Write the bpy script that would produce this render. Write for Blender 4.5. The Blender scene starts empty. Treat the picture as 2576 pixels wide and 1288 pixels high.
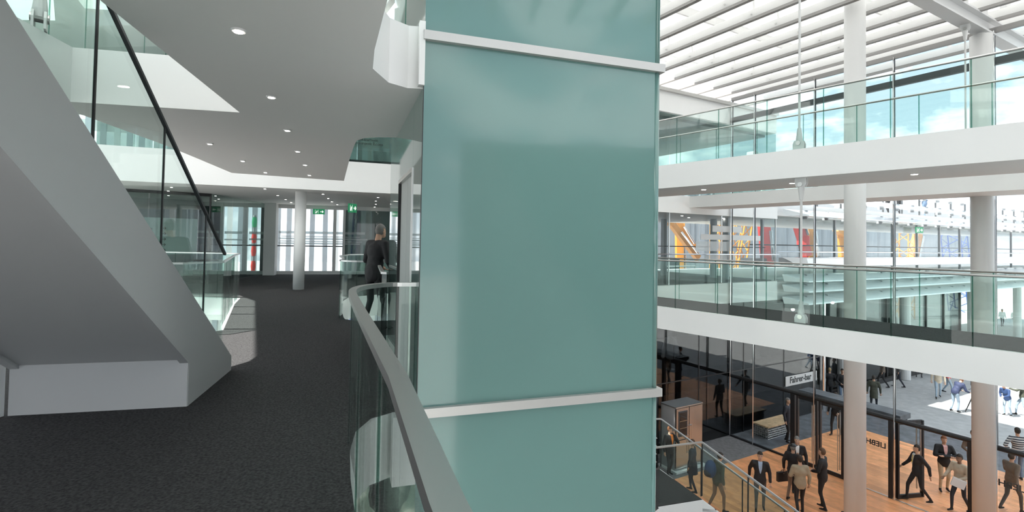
import bpy, bmesh, math, random
from mathutils import Vector, Matrix
random.seed(7)
scene = bpy.context.scene
COL = scene.collection
# ------------------------------------------------------------------ camera
EYE = 1.53
TH, RH = math.radians(1.47), math.radians(.978)
_f = Vector((0, math.cos(TH), math.sin(TH))); _u0 = Vector((0, -math.sin(TH), math.cos(TH))); _r0 = Vector((1, 0, 0))
_r = math.cos(RH)*_r0 + math.sin(RH)*_u0
_u = -math.sin(RH)*_r0 + math.cos(RH)*_u0
cam_data = bpy.data.cameras.new('camera'); cam = bpy.data.objects.new('camera', cam_data); COL.objects.link(cam)
cam_data.sensor_fit = 'HORIZONTAL'; cam_data.sensor_width = 36.0
cam_data.lens = 1285.0/2576*36.0
cam_data.shift_y = -71.0/2576
cam_data.clip_start = .05; cam_data.clip_end = 600
cam.matrix_world = Matrix(((_r.x, _u.x, -_f.x, 0), (_r.y, _u.y, -_f.y, 0), (_r.z, _u.z, -_f.z, EYE), (0, 0, 0, 1)))
scene.camera = cam
# ------------------------------------------------------------------ sky, sun, exposure
EXPOSURE = 0.97
SKY = 1.0
SUN = 7.5
vs = scene.view_settings
vs.view_transform = 'Standard'; vs.look = 'None'; vs.exposure = EXPOSURE; vs.gamma = 1.0; vs.use_curve_mapping = False
scene.cycles.max_bounces = 8; scene.cycles.diffuse_bounces = 5; scene.cycles.glossy_bounces = 3
scene.cycles.transparent_max_bounces = 28; scene.cycles.transmission_bounces = 3
scene.cycles.use_adaptive_sampling = True; scene.cycles.adaptive_threshold = .07; scene.cycles.adaptive_min_samples = 16; scene.cycles.caustics_reflective = False; scene.cycles.caustics_refractive = False
scene.cycles.sample_clamp_indirect = 6.0
world = bpy.data.worlds.new('sky'); scene.world = world; world.use_nodes = True
nt = world.node_tree; nt.nodes.clear()
def nd(t, typ, **kw):
    n = t.nodes.new(typ)
    for k, v in kw.items(): setattr(n, k, v)
    return n
wo = nd(nt, 'ShaderNodeOutputWorld'); bg = nd(nt, 'ShaderNodeBackground'); nt.links.new(bg.outputs[0], wo.inputs[0])
tc = nd(nt, 'ShaderNodeTexCoord'); sx = nd(nt, 'ShaderNodeSeparateXYZ'); nt.links.new(tc.outputs['Generated'], sx.inputs[0])
ramp = nd(nt, 'ShaderNodeValToRGB')
ramp.color_ramp.elements[0].position = 0.0; ramp.color_ramp.elements[0].color = (.66, .74, .80, 1)
ramp.color_ramp.elements[1].position = .6; ramp.color_ramp.elements[1].color = (.36, .47, .60, 1)
e = ramp.color_ramp.elements.new(.2); e.color = (.50, .605, .70, 1)
nt.links.new(sx.outputs['Z'], ramp.inputs[0])
mp = nd(nt, 'ShaderNodeMapping'); mp.inputs['Scale'].default_value = (1, 1, 2.2); nt.links.new(tc.outputs['Generated'], mp.inputs[0])
nz = nd(nt, 'ShaderNodeTexNoise'); nz.inputs['Scale'].default_value = 5.0; nz.inputs['Detail'].default_value = 7; nz.inputs['Roughness'].default_value = .58
nt.links.new(mp.outputs[0], nz.inputs[0])
cr = nd(nt, 'ShaderNodeValToRGB'); cr.color_ramp.elements[0].position = .47; cr.color_ramp.elements[1].position = .58
nt.links.new(nz.outputs[0], cr.inputs[0])
mx = nd(nt, 'ShaderNodeMix', data_type='RGBA'); nt.links.new(cr.outputs[0], mx.inputs[0]); nt.links.new(ramp.outputs[0], mx.inputs[6])
mx.inputs[7].default_value = (1.15, 1.17, 1.2, 1)
nt.links.new(mx.outputs[2], bg.inputs[0]); bg.inputs[1].default_value = SKY
sd = bpy.data.lights.new('sun', 'SUN'); sd.energy = SUN; sd.angle = .0093; sd.color = (1, .965, .91)
sun = bpy.data.objects.new('sun', sd); COL.objects.link(sun); sun.location = (-30, -10, 60)
sun.rotation_euler = Vector((8.8, 2.8, -15)).to_track_quat('-Z', 'Y').to_euler()
# ------------------------------------------------------------------ helpers
U = Vector((-.5, .8660254, 0)); V = Vector((.8660254, .5, 0))
def uv(u, v, z=0.0): return U*u + V*v + Vector((0, 0, z))
MATS = {}
def mat(name, col=(.8, .8, .8), rough=.5, metal=0.0, noise=None, bump=None, spec=.5, coat=0.0, emit=None, rand=0.0):
    """noise=(scale, amount) colour variation, bump=(scale, strength) fine relief, rand = change from object to object"""
    m = bpy.data.materials.new(name); m.use_nodes = True; t = m.node_tree
    b = t.nodes['Principled BSDF']
    b.inputs['Base Color'].default_value = (*col, 1); b.inputs['Roughness'].default_value = rough
    b.inputs['Metallic'].default_value = metal; b.inputs['Specular IOR Level'].default_value = spec
    b.inputs['Coat Weight'].default_value = coat
    if emit:
        b.inputs['Emission Color'].default_value = (*emit[0], 1); b.inputs['Emission Strength'].default_value = emit[1]
    c = nd(t, 'ShaderNodeTexCoord'); src = None
    if noise:
        n = nd(t, 'ShaderNodeTexNoise'); n.inputs['Scale'].default_value = noise[0]; n.inputs['Detail'].default_value = 4
        t.links.new(c.outputs['Object'], n.inputs[0])
        r = nd(t, 'ShaderNodeMapRange'); r.inputs['From Min'].default_value = .3; r.inputs['From Max'].default_value = .7
        r.inputs['To Min'].default_value = 1-noise[1]; r.inputs['To Max'].default_value = 1+noise[1]
        t.links.new(n.outputs[0], r.inputs[0]); src = r.outputs[0]
    if rand:
        oi = nd(t, 'ShaderNodeObjectInfo'); r2 = nd(t, 'ShaderNodeMapRange')
        r2.inputs['To Min'].default_value = 1-rand; r2.inputs['To Max'].default_value = 1+rand
        t.links.new(oi.outputs['Random'], r2.inputs[0])
        if src:
            mu = nd(t, 'ShaderNodeMath', operation='MULTIPLY'); t.links.new(src, mu.inputs[0]); t.links.new(r2.outputs[0], mu.inputs[1]); src = mu.outputs[0]
        else: src = r2.outputs[0]
    if src is not None:
        vm = nd(t, 'ShaderNodeVectorMath', operation='SCALE'); vm.inputs[0].default_value = col
        t.links.new(src, vm.inputs['Scale']); t.links.new(vm.outputs[0], b.inputs['Base Color'])
    if bump:
        n = nd(t, 'ShaderNodeTexNoise'); n.inputs['Scale'].default_value = bump[0]; n.inputs['Detail'].default_value = 3
        t.links.new(c.outputs['Object'], n.inputs[0])
        bp = nd(t, 'ShaderNodeBump'); bp.inputs['Strength'].default_value = bump[1]; bp.inputs['Distance'].default_value = .01
        t.links.new(n.outputs[0], bp.inputs['Height']); t.links.new(bp.outputs[0], b.inputs['Normal'])
    MATS[name] = m; return m
def glass(name, tint, rough=.0, ior=1.45, refl=1.0, film=None):
    """thin architectural glass: tinted see-through plus mirror reflection by the Fresnel law"""
    m = bpy.data.materials.new(name); m.use_nodes = True; t = m.node_tree; t.nodes.clear()
    o = nd(t, 'ShaderNodeOutputMaterial'); tr = nd(t, 'ShaderNodeBsdfTransparent'); tr.inputs[0].default_value = (*tint, 1)
    gl = nd(t, 'ShaderNodeBsdfGlossy'); gl.inputs['Roughness'].default_value = rough; gl.inputs[0].default_value = (refl, refl, refl, 1)
    f0 = ((ior-1)/(ior+1))**2                       # Schlick's law, the same from both sides of the sheet
    ge = nd(t, 'ShaderNodeNewGeometry'); dt = nd(t, 'ShaderNodeVectorMath', operation='DOT_PRODUCT'); t.links.new(ge.outputs['Normal'], dt.inputs[0]); t.links.new(ge.outputs['Incoming'], dt.inputs[1])
    ab = nd(t, 'ShaderNodeMath', operation='ABSOLUTE'); t.links.new(dt.outputs['Value'], ab.inputs[0])
    om = nd(t, 'ShaderNodeMath', operation='SUBTRACT', use_clamp=True); om.inputs[0].default_value = 1.0; t.links.new(ab.outputs[0], om.inputs[1])
    pw = nd(t, 'ShaderNodeMath', operation='POWER'); t.links.new(om.outputs[0], pw.inputs[0]); pw.inputs[1].default_value = 5.0
    fr = nd(t, 'ShaderNodeMath', operation='MULTIPLY_ADD'); t.links.new(pw.outputs[0], fr.inputs[0]); fr.inputs[1].default_value = .75*(1-f0); fr.inputs[2].default_value = f0
    mix = nd(t, 'ShaderNodeMixShader'); t.links.new(fr.outputs[0], mix.inputs[0])
    base = tr.outputs[0]
    if film:
        df = nd(t, 'ShaderNodeBsdfDiffuse'); df.inputs[0].default_value = (*film[0], 1)
        m2 = nd(t, 'ShaderNodeMixShader'); m2.inputs[0].default_value = film[1]
        t.links.new(tr.outputs[0], m2.inputs[1]); t.links.new(df.outputs[0], m2.inputs[2]); base = m2.outputs[0]
    t.links.new(base, mix.inputs[1]); t.links.new(gl.outputs[0], mix.inputs[2]); t.links.new(mix.outputs[0], o.inputs[0])
    MATS[name] = m; return m
def frosted(name, col, clear=.1):
    m = bpy.data.materials.new(name); m.use_nodes = True; t = m.node_tree; t.nodes.clear()
    o = nd(t, 'ShaderNodeOutputMaterial'); tl = nd(t, 'ShaderNodeBsdfTranslucent'); tl.inputs[0].default_value = (*col, 1)
    tr = nd(t, 'ShaderNodeBsdfTransparent'); mix = nd(t, 'ShaderNodeMixShader'); mix.inputs[0].default_value = clear
    t.links.new(tl.outputs[0], mix.inputs[1]); t.links.new(tr.outputs[0], mix.inputs[2]); t.links.new(mix.outputs[0], o.inputs[0])
    MATS[name] = m; return m
def T(o, label=None, cat=None, group=None, kind=None):
    if label: o['label'] = label
    if cat: o['category'] = cat
    if group: o['group'] = group
    if kind: o['kind'] = kind
    return o
def thing(name, loc, label, cat, group=None, rz=0.0, kind=None):
    o = bpy.data.objects.new(name, None); o.empty_display_size = .2; COL.objects.link(o)
    o.location = Vector(loc); o.rotation_euler = (0, 0, rz)
    return T(o, label, cat, group, kind)
def base_of(parent):
    p = Vector((0, 0, 0))
    while parent is not None:
        p = p + parent.location; parent = parent.parent
    return p
def link(name, me, parent=None, loc=None):
    o = bpy.data.objects.new(name, me); COL.objects.link(o)
    if parent is not None: o.parent = parent
    if loc is not None: o.location = loc
    return o
def mesh(name, vs_, fs, m, parent=None, smooth=False, local=False, mats=None, idx=None):
    """one mesh object from world-space points (or from points in its parent's space when local)"""
    vs_ = [Vector(p) for p in vs_]
    org = Vector((0, 0, 0))
    if parent is None:
        xs = [p.x for p in vs_]; ys = [p.y for p in vs_]; zs = [p.z for p in vs_]
        org = Vector(((min(xs)+max(xs))/2, (min(ys)+max(ys))/2, min(zs)))
    elif not local: org = base_of(parent)
    me = bpy.data.meshes.new(name); me.from_pydata([p-org for p in vs_], [], fs); me.update()
    if not idx and len(fs) > 5:
        bm = bmesh.new(); bm.from_mesh(me); bmesh.ops.recalc_face_normals(bm, faces=bm.faces[:]); bm.to_mesh(me); bm.free()
    for x in (mats or [m]): me.materials.append(MATS[x] if isinstance(x, str) else x)
    if idx:
        for p, i in zip(me.polygons, idx): p.material_index = i
    if smooth:
        for p in me.polygons: p.use_smooth = True
    return link(name, me, parent, org if parent is None else None)
class MB:
    """collects shapes that belong to one mesh"""
    def __init__(s): s.v = []; s.f = []
    def add(s, vs_, fs):
        k = len(s.v); s.v += [Vector(p) for p in vs_]; s.f += [tuple(i+k for i in f) for f in fs]; return s
    def box(s, lo, hi):
        x0, y0, z0 = lo; x1, y1, z1 = hi
        return s.add([(x0,y0,z0),(x1,y0,z0),(x1,y1,z0),(x0,y1,z0),(x0,y0,z1),(x1,y0,z1),(x1,y1,z1),(x0,y1,z1)],
                     [(0,3,2,1),(4,5,6,7),(0,1,5,4),(1,2,6,5),(2,3,7,6),(3,0,4,7)])
    def ubox(s, u0, u1, v0, v1, z0, z1):
        return s.add([uv(u0,v0,z0),uv(u0,v1,z0),uv(u1,v1,z0),uv(u1,v0,z0),uv(u0,v0,z1),uv(u0,v1,z1),uv(u1,v1,z1),uv(u1,v0,z1)],
                     [(0,3,2,1),(4,5,6,7),(0,1,5,4),(1,2,6,5),(2,3,7,6),(3,0,4,7)])
    def bar(s, p, q, w, h, up=Vector((0, 0, 1))):
        p, q = Vector(p), Vector(q); d = (q-p).normalized()
        if abs(d.dot(up)) > .98: up = Vector((1, 0, 0))
        a = d.cross(up).normalized()*w/2; b = a.cross(d).normalized()*h/2
        return s.add([p-a-b, p+a-b, p+a+b, p-a+b, q-a-b, q+a-b, q+a+b, q-a+b],
                     [(0,1,2,3),(7,6,5,4),(0,4,5,1),(1,5,6,2),(2,6,7,3),(3,7,4,0)])
    def tube(s, pts, r, n=10, r2=None):
        pts = [Vector(p) for p in pts]; rings = []; k0 = len(s.v)
        for i, p in enumerate(pts):
            d = (pts[min(i+1, len(pts)-1)]-pts[max(i-1, 0)]).normalized()
            up = Vector((0, 0, 1)) if abs(d.z) < .95 else Vector((1, 0, 0))
            a = d.cross(up).normalized(); b = a.cross(d)
            rr = r if r2 is None else r+(r2-r)*i/(len(pts)-1)
            for j in range(n):
                t = 2*math.pi*j/n; s.v.append(p+a*math.cos(t)*rr+b*math.sin(t)*rr)
        for i in range(len(pts)-1):
            for j in range(n):
                a0 = k0+i*n+j; a1 = k0+i*n+(j+1) % n; s.f.append((a0, a1, a1+n, a0+n))
        s.f.append(tuple(k0+j for j in range(n))[::-1]); s.f.append(tuple(k0+(len(pts)-1)*n+j for j in range(n)))
        return s
    def lathe(s, c, prof, n=20):
        c = Vector(c); k0 = len(s.v)
        for r, z in prof:
            for j in range(n):
                t = 2*math.pi*j/n; s.v.append(c+Vector((r*math.cos(t), r*math.sin(t), z)))
        for i in range(len(prof)-1):
            for j in range(n):
                a0 = k0+i*n+j; a1 = k0+i*n+(j+1) % n; s.f.append((a0, a1, a1+n, a0+n))
        s.f.append(tuple(k0+j for j in range(n))[::-1]); s.f.append(tuple(k0+(len(prof)-1)*n+j for j in range(n)))
        return s
    def ell(s, c, r, n=12, m=8):
        c = Vector(c); k0 = len(s.v)
        for i in range(m+1):
            ph = math.pi*i/m
            for j in range(n):
                t = 2*math.pi*j/n
                s.v.append(c+Vector((r[0]*math.sin(ph)*math.cos(t), r[1]*math.sin(ph)*math.sin(t), r[2]*math.cos(ph))))
        for i in range(m):
            for j in range(n):
                a0 = k0+i*n+j; a1 = k0+i*n+(j+1) % n; s.f.append((a0, a0+n, a1+n, a1))
        return s
    def build(s, name, m, parent=None, smooth=False, local=False): return mesh(name, s.v, s.f, m, parent, smooth, local)
def panel(mb, a, b, z0, z1, t=.02):
    """vertical sheet between two plan points"""
    a = Vector((a[0], a[1], 0)); b = Vector((b[0], b[1], 0)); d = (b-a).normalized(); n = Vector((-d.y, d.x, 0))*t/2
    A = [a-n, b-n, b+n, a+n]
    mb.add([p+Vector((0,0,z0)) for p in A]+[p+Vector((0,0,z1)) for p in A],
           [(0,3,2,1),(4,5,6,7),(0,1,5,4),(1,2,6,5),(2,3,7,6),(3,0,4,7)])
    return mb
def slab(name, outer, z0, z1, mats, holes=(), parent=None):
    """slab with openings; mats = (side, top, bottom)"""
    bm = bmesh.new(); loops = []
    for poly in [outer]+list(holes):
        vv = [bm.verts.new((x, y, z1)) for x, y in poly]
        loops.append(vv)
        for i in range(len(vv)): bm.edges.new((vv[i], vv[(i+1) % len(vv)]))
    bmesh.ops.triangle_fill(bm, use_beauty=True, use_dissolve=False, edges=bm.edges[:])
    vs_ = [v.co.copy() for v in bm.verts]; bm.verts.index_update(); n = len(vs_)
    fs = []; idx = []
    for f in bm.faces:
        ids = [v.index for v in f.verts]
        if f.normal.z < 0 or (f.calc_area() and (vs_[ids[1]]-vs_[ids[0]]).cross(vs_[ids[2]]-vs_[ids[0]]).z < 0): ids = ids[::-1]
        fs.append(tuple(ids)); idx.append(1)
        fs.append(tuple(i+n for i in ids[::-1])); idx.append(2)
    k = 0
    for li, poly in enumerate([outer]+list(holes)):
        m_ = len(poly); area = sum(poly[i][0]*poly[(i+1) % m_][1]-poly[(i+1) % m_][0]*poly[i][1] for i in range(m_))
        flip = (area > 0) == (li == 0)
        for i in range(m_):
            a, b = k+i, k+(i+1) % m_
            fs.append((a+n, b+n, b, a) if flip else (a, b, b+n, a+n)); idx.append(0)
        k += m_
    bm.free()
    allv = vs_+[v-Vector((0, 0, z1-z0)) for v in vs_]
    return mesh(name, allv, fs, None, parent, mats=mats, idx=idx)
def text(name, body, size, origin, right, up, m, parent, ext=.004, align='LEFT', bold=0.0):
    c = bpy.data.curves.new(name, 'FONT'); c.body = body; c.size = size; c.extrude = ext; c.align_x = align; c.offset = bold
    c.materials.append(MATS[m]); o = bpy.data.objects.new(name, c); COL.objects.link(o)
    right = Vector(right).normalized(); up = Vector(up).normalized(); n = right.cross(up)
    org = Vector(origin)-base_of(parent)
    bpy.context.view_layer.update()
    me = bpy.data.meshes.new_from_object(o.evaluated_get(bpy.context.evaluated_depsgraph_get()))
    bpy.data.objects.remove(o); me.transform(Matrix(((right.x, up.x, n.x, 0), (right.y, up.y, n.y, 0), (right.z, up.z, n.z, 0), (0, 0, 0, 1))))
    o = link(name, me, parent, org)
    return o
def arc(pts, n=6):
    """round the inner corners of a plan path (quadratic), returns a finer path"""
    out = [Vector((*pts[0], 0))]
    P_ = [Vector((p[0], p[1], 0)) for p in pts]
    for i in range(1, len(P_)-1):
        a = P_[i].lerp(P_[i-1], .5); b = P_[i].lerp(P_[i+1], .5)
        for k in range(n+1):
            t = k/n; out.append((1-t)**2*a+2*t*(1-t)*P_[i]+t*t*b)
    out.append(P_[-1]); return [(p.x, p.y) for p in out]
# ------------------------------------------------------------------ materials
mat('white', (.80, .80, .79), .55, noise=(1.2, .015))
mat('ceiling_white', (.84, .83, .815), .7)
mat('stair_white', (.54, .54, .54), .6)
mat('carpet', (.056, .056, .057), .95, noise=(55, .45), bump=(160, .5), spec=.1)
mat('wing_carpet', (.10, .10, .105), .95, noise=(30, .3), spec=.1)
mat('teal_glass', (.128, .245, .226), .10, noise=(.35, .05), spec=.6, coat=.3)
mat('teal_side', (.17, .27, .245), .04, spec=.6, coat=.35)
mat('steel', (.62, .61, .59), .30, .95)
mat('band', (.52, .51, .49), .32, .35)
mat('rail_steel', (.55, .545, .53), .33, .9)
mat('chrome', (.75, .75, .75), .12, 1)
mat('black', (.012, .012, .013), .35)
mat('black_frame', (.015, .015, .016), .4, .2)
mat('grey_door', (.55, .57, .55), .5)
mat('louvre_edge', (.30, .29, .28), .6)
mat('beam_grey', (.60, .60, .60), .5)
mat('column_paint', (.66, .66, .65), .5)
mat('dark_stone', (.12, .13, .145), .55, noise=(2.5, .4), bump=(30, .3))
mat('mat_grey', (.20, .195, .20), .9, noise=(8, .2))
mat('plaza_stone', (.46, .46, .45), .8, noise=(3, .12), bump=(25, .4))
mat('wood', (.88, .40, .18), .42, noise=(2.2, .22), rand=.16)
mat('bench_wood', (.66, .47, .28), .5, noise=(6, .2), rand=.1)
mat('stone', (.30, .30, .29), .9, noise=(12, .3))
mat('fridge_steel', (.60, .585, .57), .22, 1)
mat('paper', (.75, .76, .76), .6)
mat('orange', (.80, .33, .04), .45); mat('orange_dark', (.55, .24, .05), .5)
mat('yellow', (.75, .62, .12), .4); mat('red', (.62, .05, .04), .45); mat('blue_paint', (.05, .10, .35), .4)
mat('machine_dark', (.06, .065, .07), .5); mat('machine_grey', (.35, .36, .37), .5)
mat('silver', (.40, .43, .46), .35, .25)
mat('fin_white', (.84, .86, .87), .25, coat=.3)
mat('interior_dark', (.035, .035, .04), .7)
mat('sign_grey', (.62, .63, .62), .5); mat('ink', (.05, .055, .055), .6)
mat('sign_green', (.02, .22, .10), .4, emit=((.02, .30, .12), .25)); mat('sign_white', (.85, .9, .85), .5, emit=((.8, .9, .8), .5))
mat('lamp', (1, 1, 1), .4, emit=((1, .93, .82), 16.0))
mat('lamp_ring', (.7, .7, .7), .4)
mat('bear_fur', (.75, .74, .68), .9, noise=(20, .15))
glass('rail_glass', (.905, .958, .942), ior=1.32); glass('rail_edge', (.42, .62, .56), rough=.1, ior=1.45)
glass('clear_glass', (.965, .985, .985), ior=1.30); glass('sky_glass', (.935, .955, .96), ior=1.25)
glass('green_glass', (.70, .77, .75), ior=1.35); glass('dark_glass', (.42, .44, .45), ior=1.7)
glass('film', (.9, .93, .93), film=((.75, .78, .78), .45)); glass('grey_glass', (.66, .74, .71), film=((.25, .30, .28), .25)); glass('wing_glass', (.86, .89, .89), ior=1.35); glass('dark_green_glass', (.36, .42, .40), film=((.16, .20, .185), .5)); glass('sign_film', (.6, .75, .72), film=((.42, .55, .52), .6))
lv = mat('louvre_white', (.86, .86, .85), .6); t_ = lv.node_tree; tl_ = nd(t_, 'ShaderNodeBsdfTranslucent'); tl_.inputs[0].default_value = (.9, .9, .89, 1)   # thin fabric-like blades that let light through
mx_ = nd(t_, 'ShaderNodeMixShader'); mx_.inputs[0].default_value = .6; t_.links.new(t_.nodes['Principled BSDF'].outputs[0], mx_.inputs[1]); t_.links.new(tl_.outputs[0], mx_.inputs[2]); t_.links.new(mx_.outputs[0], t_.nodes['Material Output'].inputs[0])
frosted('roof_glass', (.58, .58, .575), .08); frosted('rooflight_glass', (.92, .92, .91), .1)
# ================================================================== STRUCTURE
Z1, ZC, ZM, ZG = 3.43, 2.87, -3.43, -6.5          # upper floor, ceiling underside, lower floor, ground
ATR = [(1.26, -3), (.19, 0), (-.09, .78), (-.32, 1.48), (-1.0, 3.29), (-1.14, 3.72), (-1.21, 4.08), (-1.17, 4.38), (-1.02, 4.55), (-.83, 4.56)]
E1 = Vector((-.79, 4.43, 0)); EE = Vector((.949, .315, 0)); ES = Vector((-.315, .949, 0)); EW, ED = 2.38, 3.1
def el(t, s_, z=0.0): return E1+EE*t+ES*s_+Vector((0, 0, z))      # elevator frame: across the front, along the side
SL = ('white', 'carpet', 'ceiling_white')
e1 = (E1.x, E1.y)
floor0 = ATR+[e1, el(0, 2.0).xy[:], (-1.60, 6.40), (-2.1, 8.1), (1.0, 9.0), (1.5, 10.5), (-2.7, 9.5), (-2.95, 9.56), (-3.12, 9.68), (-3.22, 9.9), (-4.0, 12.0), (-4.2, 13.3), (-3.2, 14.6),
          (1.2, 16.6), (2.5, 18.5), (2.0, 24.0), (-17, 19.0), (-17, 12.4), (-9.5, 12.9), (-6.7, 12.7), (-6.22, 11.55), (-4.67, 8.36), (-4.95, 7.75), (-11.5, 6.1), (-11.5, -3)]
T(slab('floor', floor0, -.56, 0, SL), 'dark grey carpeted upper gallery floor with white slab edges', None, kind='structure')
ceil0 = [(1.26, -3), (.19, 0), (-.12, .9), (-.72, 2.83), (-1.0, 3.6), (-1.12, 4.0), (-1.08, 4.35), (-.95, 4.5), (-.82, 4.52), e1, el(0, 2.42).xy[:], (-1.78, 6.73), (-2.0, 6.80), (-2.16, 7.0), (-2.3, 7.35), (-2.77, 8.62),
         (-3.96, 11.95), (-5.97, 10.81), (-5.51, 8.92), (-5.2, 7.59), (-4.88, 5.76), (-5.2, 4.6), (-11.5, 3.4), (-11.5, -3)]
stair_hole = [(-1.87, .6), (-2.97, 5.5), (-4.52, 5.17), (-4.40, 4.45), (-3.35, .3)]
T(slab('ceiling', ceil0, ZC, Z1, SL, [stair_hole]), 'white ceiling slab over the gallery, with an opening for the stair', None, kind='structure')
far1 = [(-17, 10.0), (-9.67, 12.78), (-3.59, 15.11), (1.2, 17.0), (2.5, 18.5), (2.0, 24.0), (-17, 19.0)]
T(slab('ceiling_far', far1, ZC, 3.74, SL), 'white upper slab beyond the light wells', None, kind='structure')
T(slab('floor_lower', [(-11.5, -1), (-.6, -1), (-1.75, 3.6), (-1.35, 5.6), (-1.5, 6.8), (.9, 7.5), (2.84, 9.70), (2.84, 11.1), (-.5, 16.5), (-11.5, 16.5)], ZM-.5, ZM, SL), 'lower gallery floor glimpsed under the near glass railing', None, kind='structure')
roof0 = [(1.26, -3), (.19, 0), (-.72, 2.83), (-1.12, 4.0), (-.8, 4.5), e1, el(0, 2.4).xy[:], (-2.3, 7.4), (-3.96, 12.2), (-3.2, 15.0), (1.2, 17.0), (2.5, 18.5), (2, 24), (-15, 19.4), (-15, -3)]
sky_hole = [(-14, 4.6), (-6.83, 4.6), (-10.02, 10.93), (-11.2, 12.3), (-14, 12.3)]
frost1 = [(-2.0, -2.5), (-3.0, 5.9), (-6.3, 4.3), (-6.3, -2.5)]; frost2 = [(-3.3, 6.4), (-4.3, 12.3), (-9.9, 11.6), (-6.6, 5.0)]
roofs = T(slab('roof_slab', roof0, 6.7, 7.3, ('white', 'white', 'ceiling_white'), [sky_hole, frost1, frost2]), 'white roof slab with rooflights over the stair well', None, kind='structure')
for fr_ in (frost1, frost2):
    o = slab('frosted_pane', fr_, 7.2, 7.22, ('rooflight_glass',)*3, parent=None); o.parent = roofs; o.location = o.location-roofs.location
for yy in (6.6, 8.3, 9.4, 11.2):
    m = MB(); m.bar((-14, yy, 7.1), (-4, yy+1.0, 7.1), .06, .12); m.build('glazing_bar', 'steel', roofs)
# unseen side behind the viewer, mullions only, added open to let daylight in
o = T(thing('daylight_opening', (-5, -3, 0), 'open side with mullions behind the viewpoint, added to let daylight in', None), kind='structure')
for i in range(7):
    x = -11.5+i*2.0; m = MB(); m.box((x-.04, -3.08, 0), (x+.04, -2.96, 6.7)); m.build('mullion', 'steel', o)
# far glazed end of the gallery -------------------------------------------------
F0 = Vector((-7.14, 21.58, 0)); FD = Vector((.967, .253, 0)); FN = Vector((-.253, .967, 0))
def fp(t, n=0.0, z=0.0): return F0+FD*t+FN*n+Vector((0, 0, z))
w2 = T(thing('window_2', F0, 'bright glazed end wall behind the white column, with frosted stripes', None), kind='structure')
posts = [(-4.6, .10), (-3.75, .16), (-2.60, .12), (-.33, .12), (0.05, .10), (3.6, .12), (6.5, .12)]
for t, w in posts:
    m = MB(); m.add([fp(t-w/2, -.08), fp(t+w/2, -.08), fp(t+w/2, .08), fp(t-w/2, .08), fp(t-w/2, -.08, ZC), fp(t+w/2, -.08, ZC), fp(t+w/2, .08, ZC), fp(t-w/2, .08, ZC)], [(0,3,2,1),(4,5,6,7),(0,1,5,4),(1,2,6,5),(2,3,7,6),(3,0,4,7)])
    m.build('mullion', 'column_paint', w2)
for (a, b, mm) in [(-8.5, -4.65, 'interior_dark'), (-4.55, -3.83, 'clear_glass'), (-3.67, -3.2, 'clear_glass'), (-3.18, -2.66, 'interior_dark'), (-2.54, -.39, 'clear_glass'), (-.27, 0.0, 'clear_glass'), (.1, 3.5, 'dark_green_glass'), (3.66, 6.4, 'clear_glass')]:
    m = MB(); panel(m, fp(a).xy, fp(b).xy, .12, ZC, .02); m.build('glass_pane', mm, w2)
m = MB(); panel(m, fp(-8.5, -.02).xy, fp(6.5, -.02).xy, 0, .14, .14); m.build('sill', 'column_paint', w2)
m = MB(); panel(m, fp(-8.5).xy, fp(6.5).xy, ZC-.16, ZC, .12); m.build('head_rail', 'column_paint', w2)
m = MB(); m.tube([fp(-8.4, -.06, 1.17), fp(.05, -.06, 1.17)], .022, 8); m.build('guard_bar', 'black', w2)
for k, (a, b, z, h) in enumerate([(-2.5, .9, 1.68, .10), (-2.4, .7, 1.55, .035), (-2.5, 1.0, 1.44, .07), (-2.45, .8, 1.34, .05), (-2.5, .7, 1.25, .06), (-3.6, -2.7, 1.62, .11), (-3.6, -2.7, 1.38, .07), (-3.6, -2.7, 1.16, .05), (-4.5, -3.85, 1.62, .1), (-4.5, -3.85, 1.36, .06), (-6.2, -4.7, 1.64, .09), (-6.2, -4.7, 1.42, .06)]):
    m = MB(); panel(m, fp(a, -.02).xy, fp(b, -.02).xy, z, z+h, .008); m.build('frosted_stripe', 'film', w2)
w4 = T(thing('window_4', fp(0, 0, 3.74), 'tinted upper end glazing above the far slab', None), kind='structure')
for k in range(10):
    m = MB(); panel(m, fp(-9+k*1.9+.02).xy, fp(-9+(k+1)*1.9-.02).xy, 3.75, 6.7, .02); m.build('glass_pane', 'grey_glass', w4)
m = MB(); panel(m, fp(-9, -.05).xy, fp(10, -.05).xy, 3.75, 4.0, .08); m.build('sill', 'black', w4)
# grey pier between the two glazed parts
m = MB(); panel(m, fp(-2.95, -.35).xy, fp(-2.52, -.35).xy, 0, ZC, .5)
T(m.build('pillar', 'column_paint'), 'square grey pier beside the far glazing', 'pillar')
# lobby glass screen on the left with the directory
o = T(thing('wall_lobby', (-9.65, 16.3, 0), 'dark tinted glass screen of the lobby beyond the stair', None), kind='structure')
LA, LB = Vector((-13.4, 13.3, 0)), Vector((-9.65, 16.3, 0)); ld = (LB-LA).normalized(); ln = Vector((ld.y, -ld.x, 0))
for k in range(3):
    a = LA.lerp(LB, k/3+.004); b = LA.lerp(LB, (k+1)/3-.004)
    m = MB(); panel(m, a.xy, b.xy, .02, 2.78, .02); m.build('glass_pane', 'green_glass', o)
m = MB(); panel(m, LA.xy, LB.xy, 2.78, ZC, .05); m.build('head_rail', 'black_frame', o)
m = MB(); m.box((LB.x-.02, LB.y-.02, 0), (LB.x+.02, LB.y+.02, ZC)); m.build('mullion', 'black_frame', o)
for k in range(3):
    a = Vector((-9.65, 16.34, 0)).lerp(Vector((-10.0, 20.8, 0)), k/3+.006); b = Vector((-9.65, 16.34, 0)).lerp(Vector((-10.0, 20.8, 0)), (k+1)/3-.006)
    m = MB(); panel(m, a.xy, b.xy, .02, ZC, .02); m.build('glass_pane', 'green_glass', o)
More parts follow.
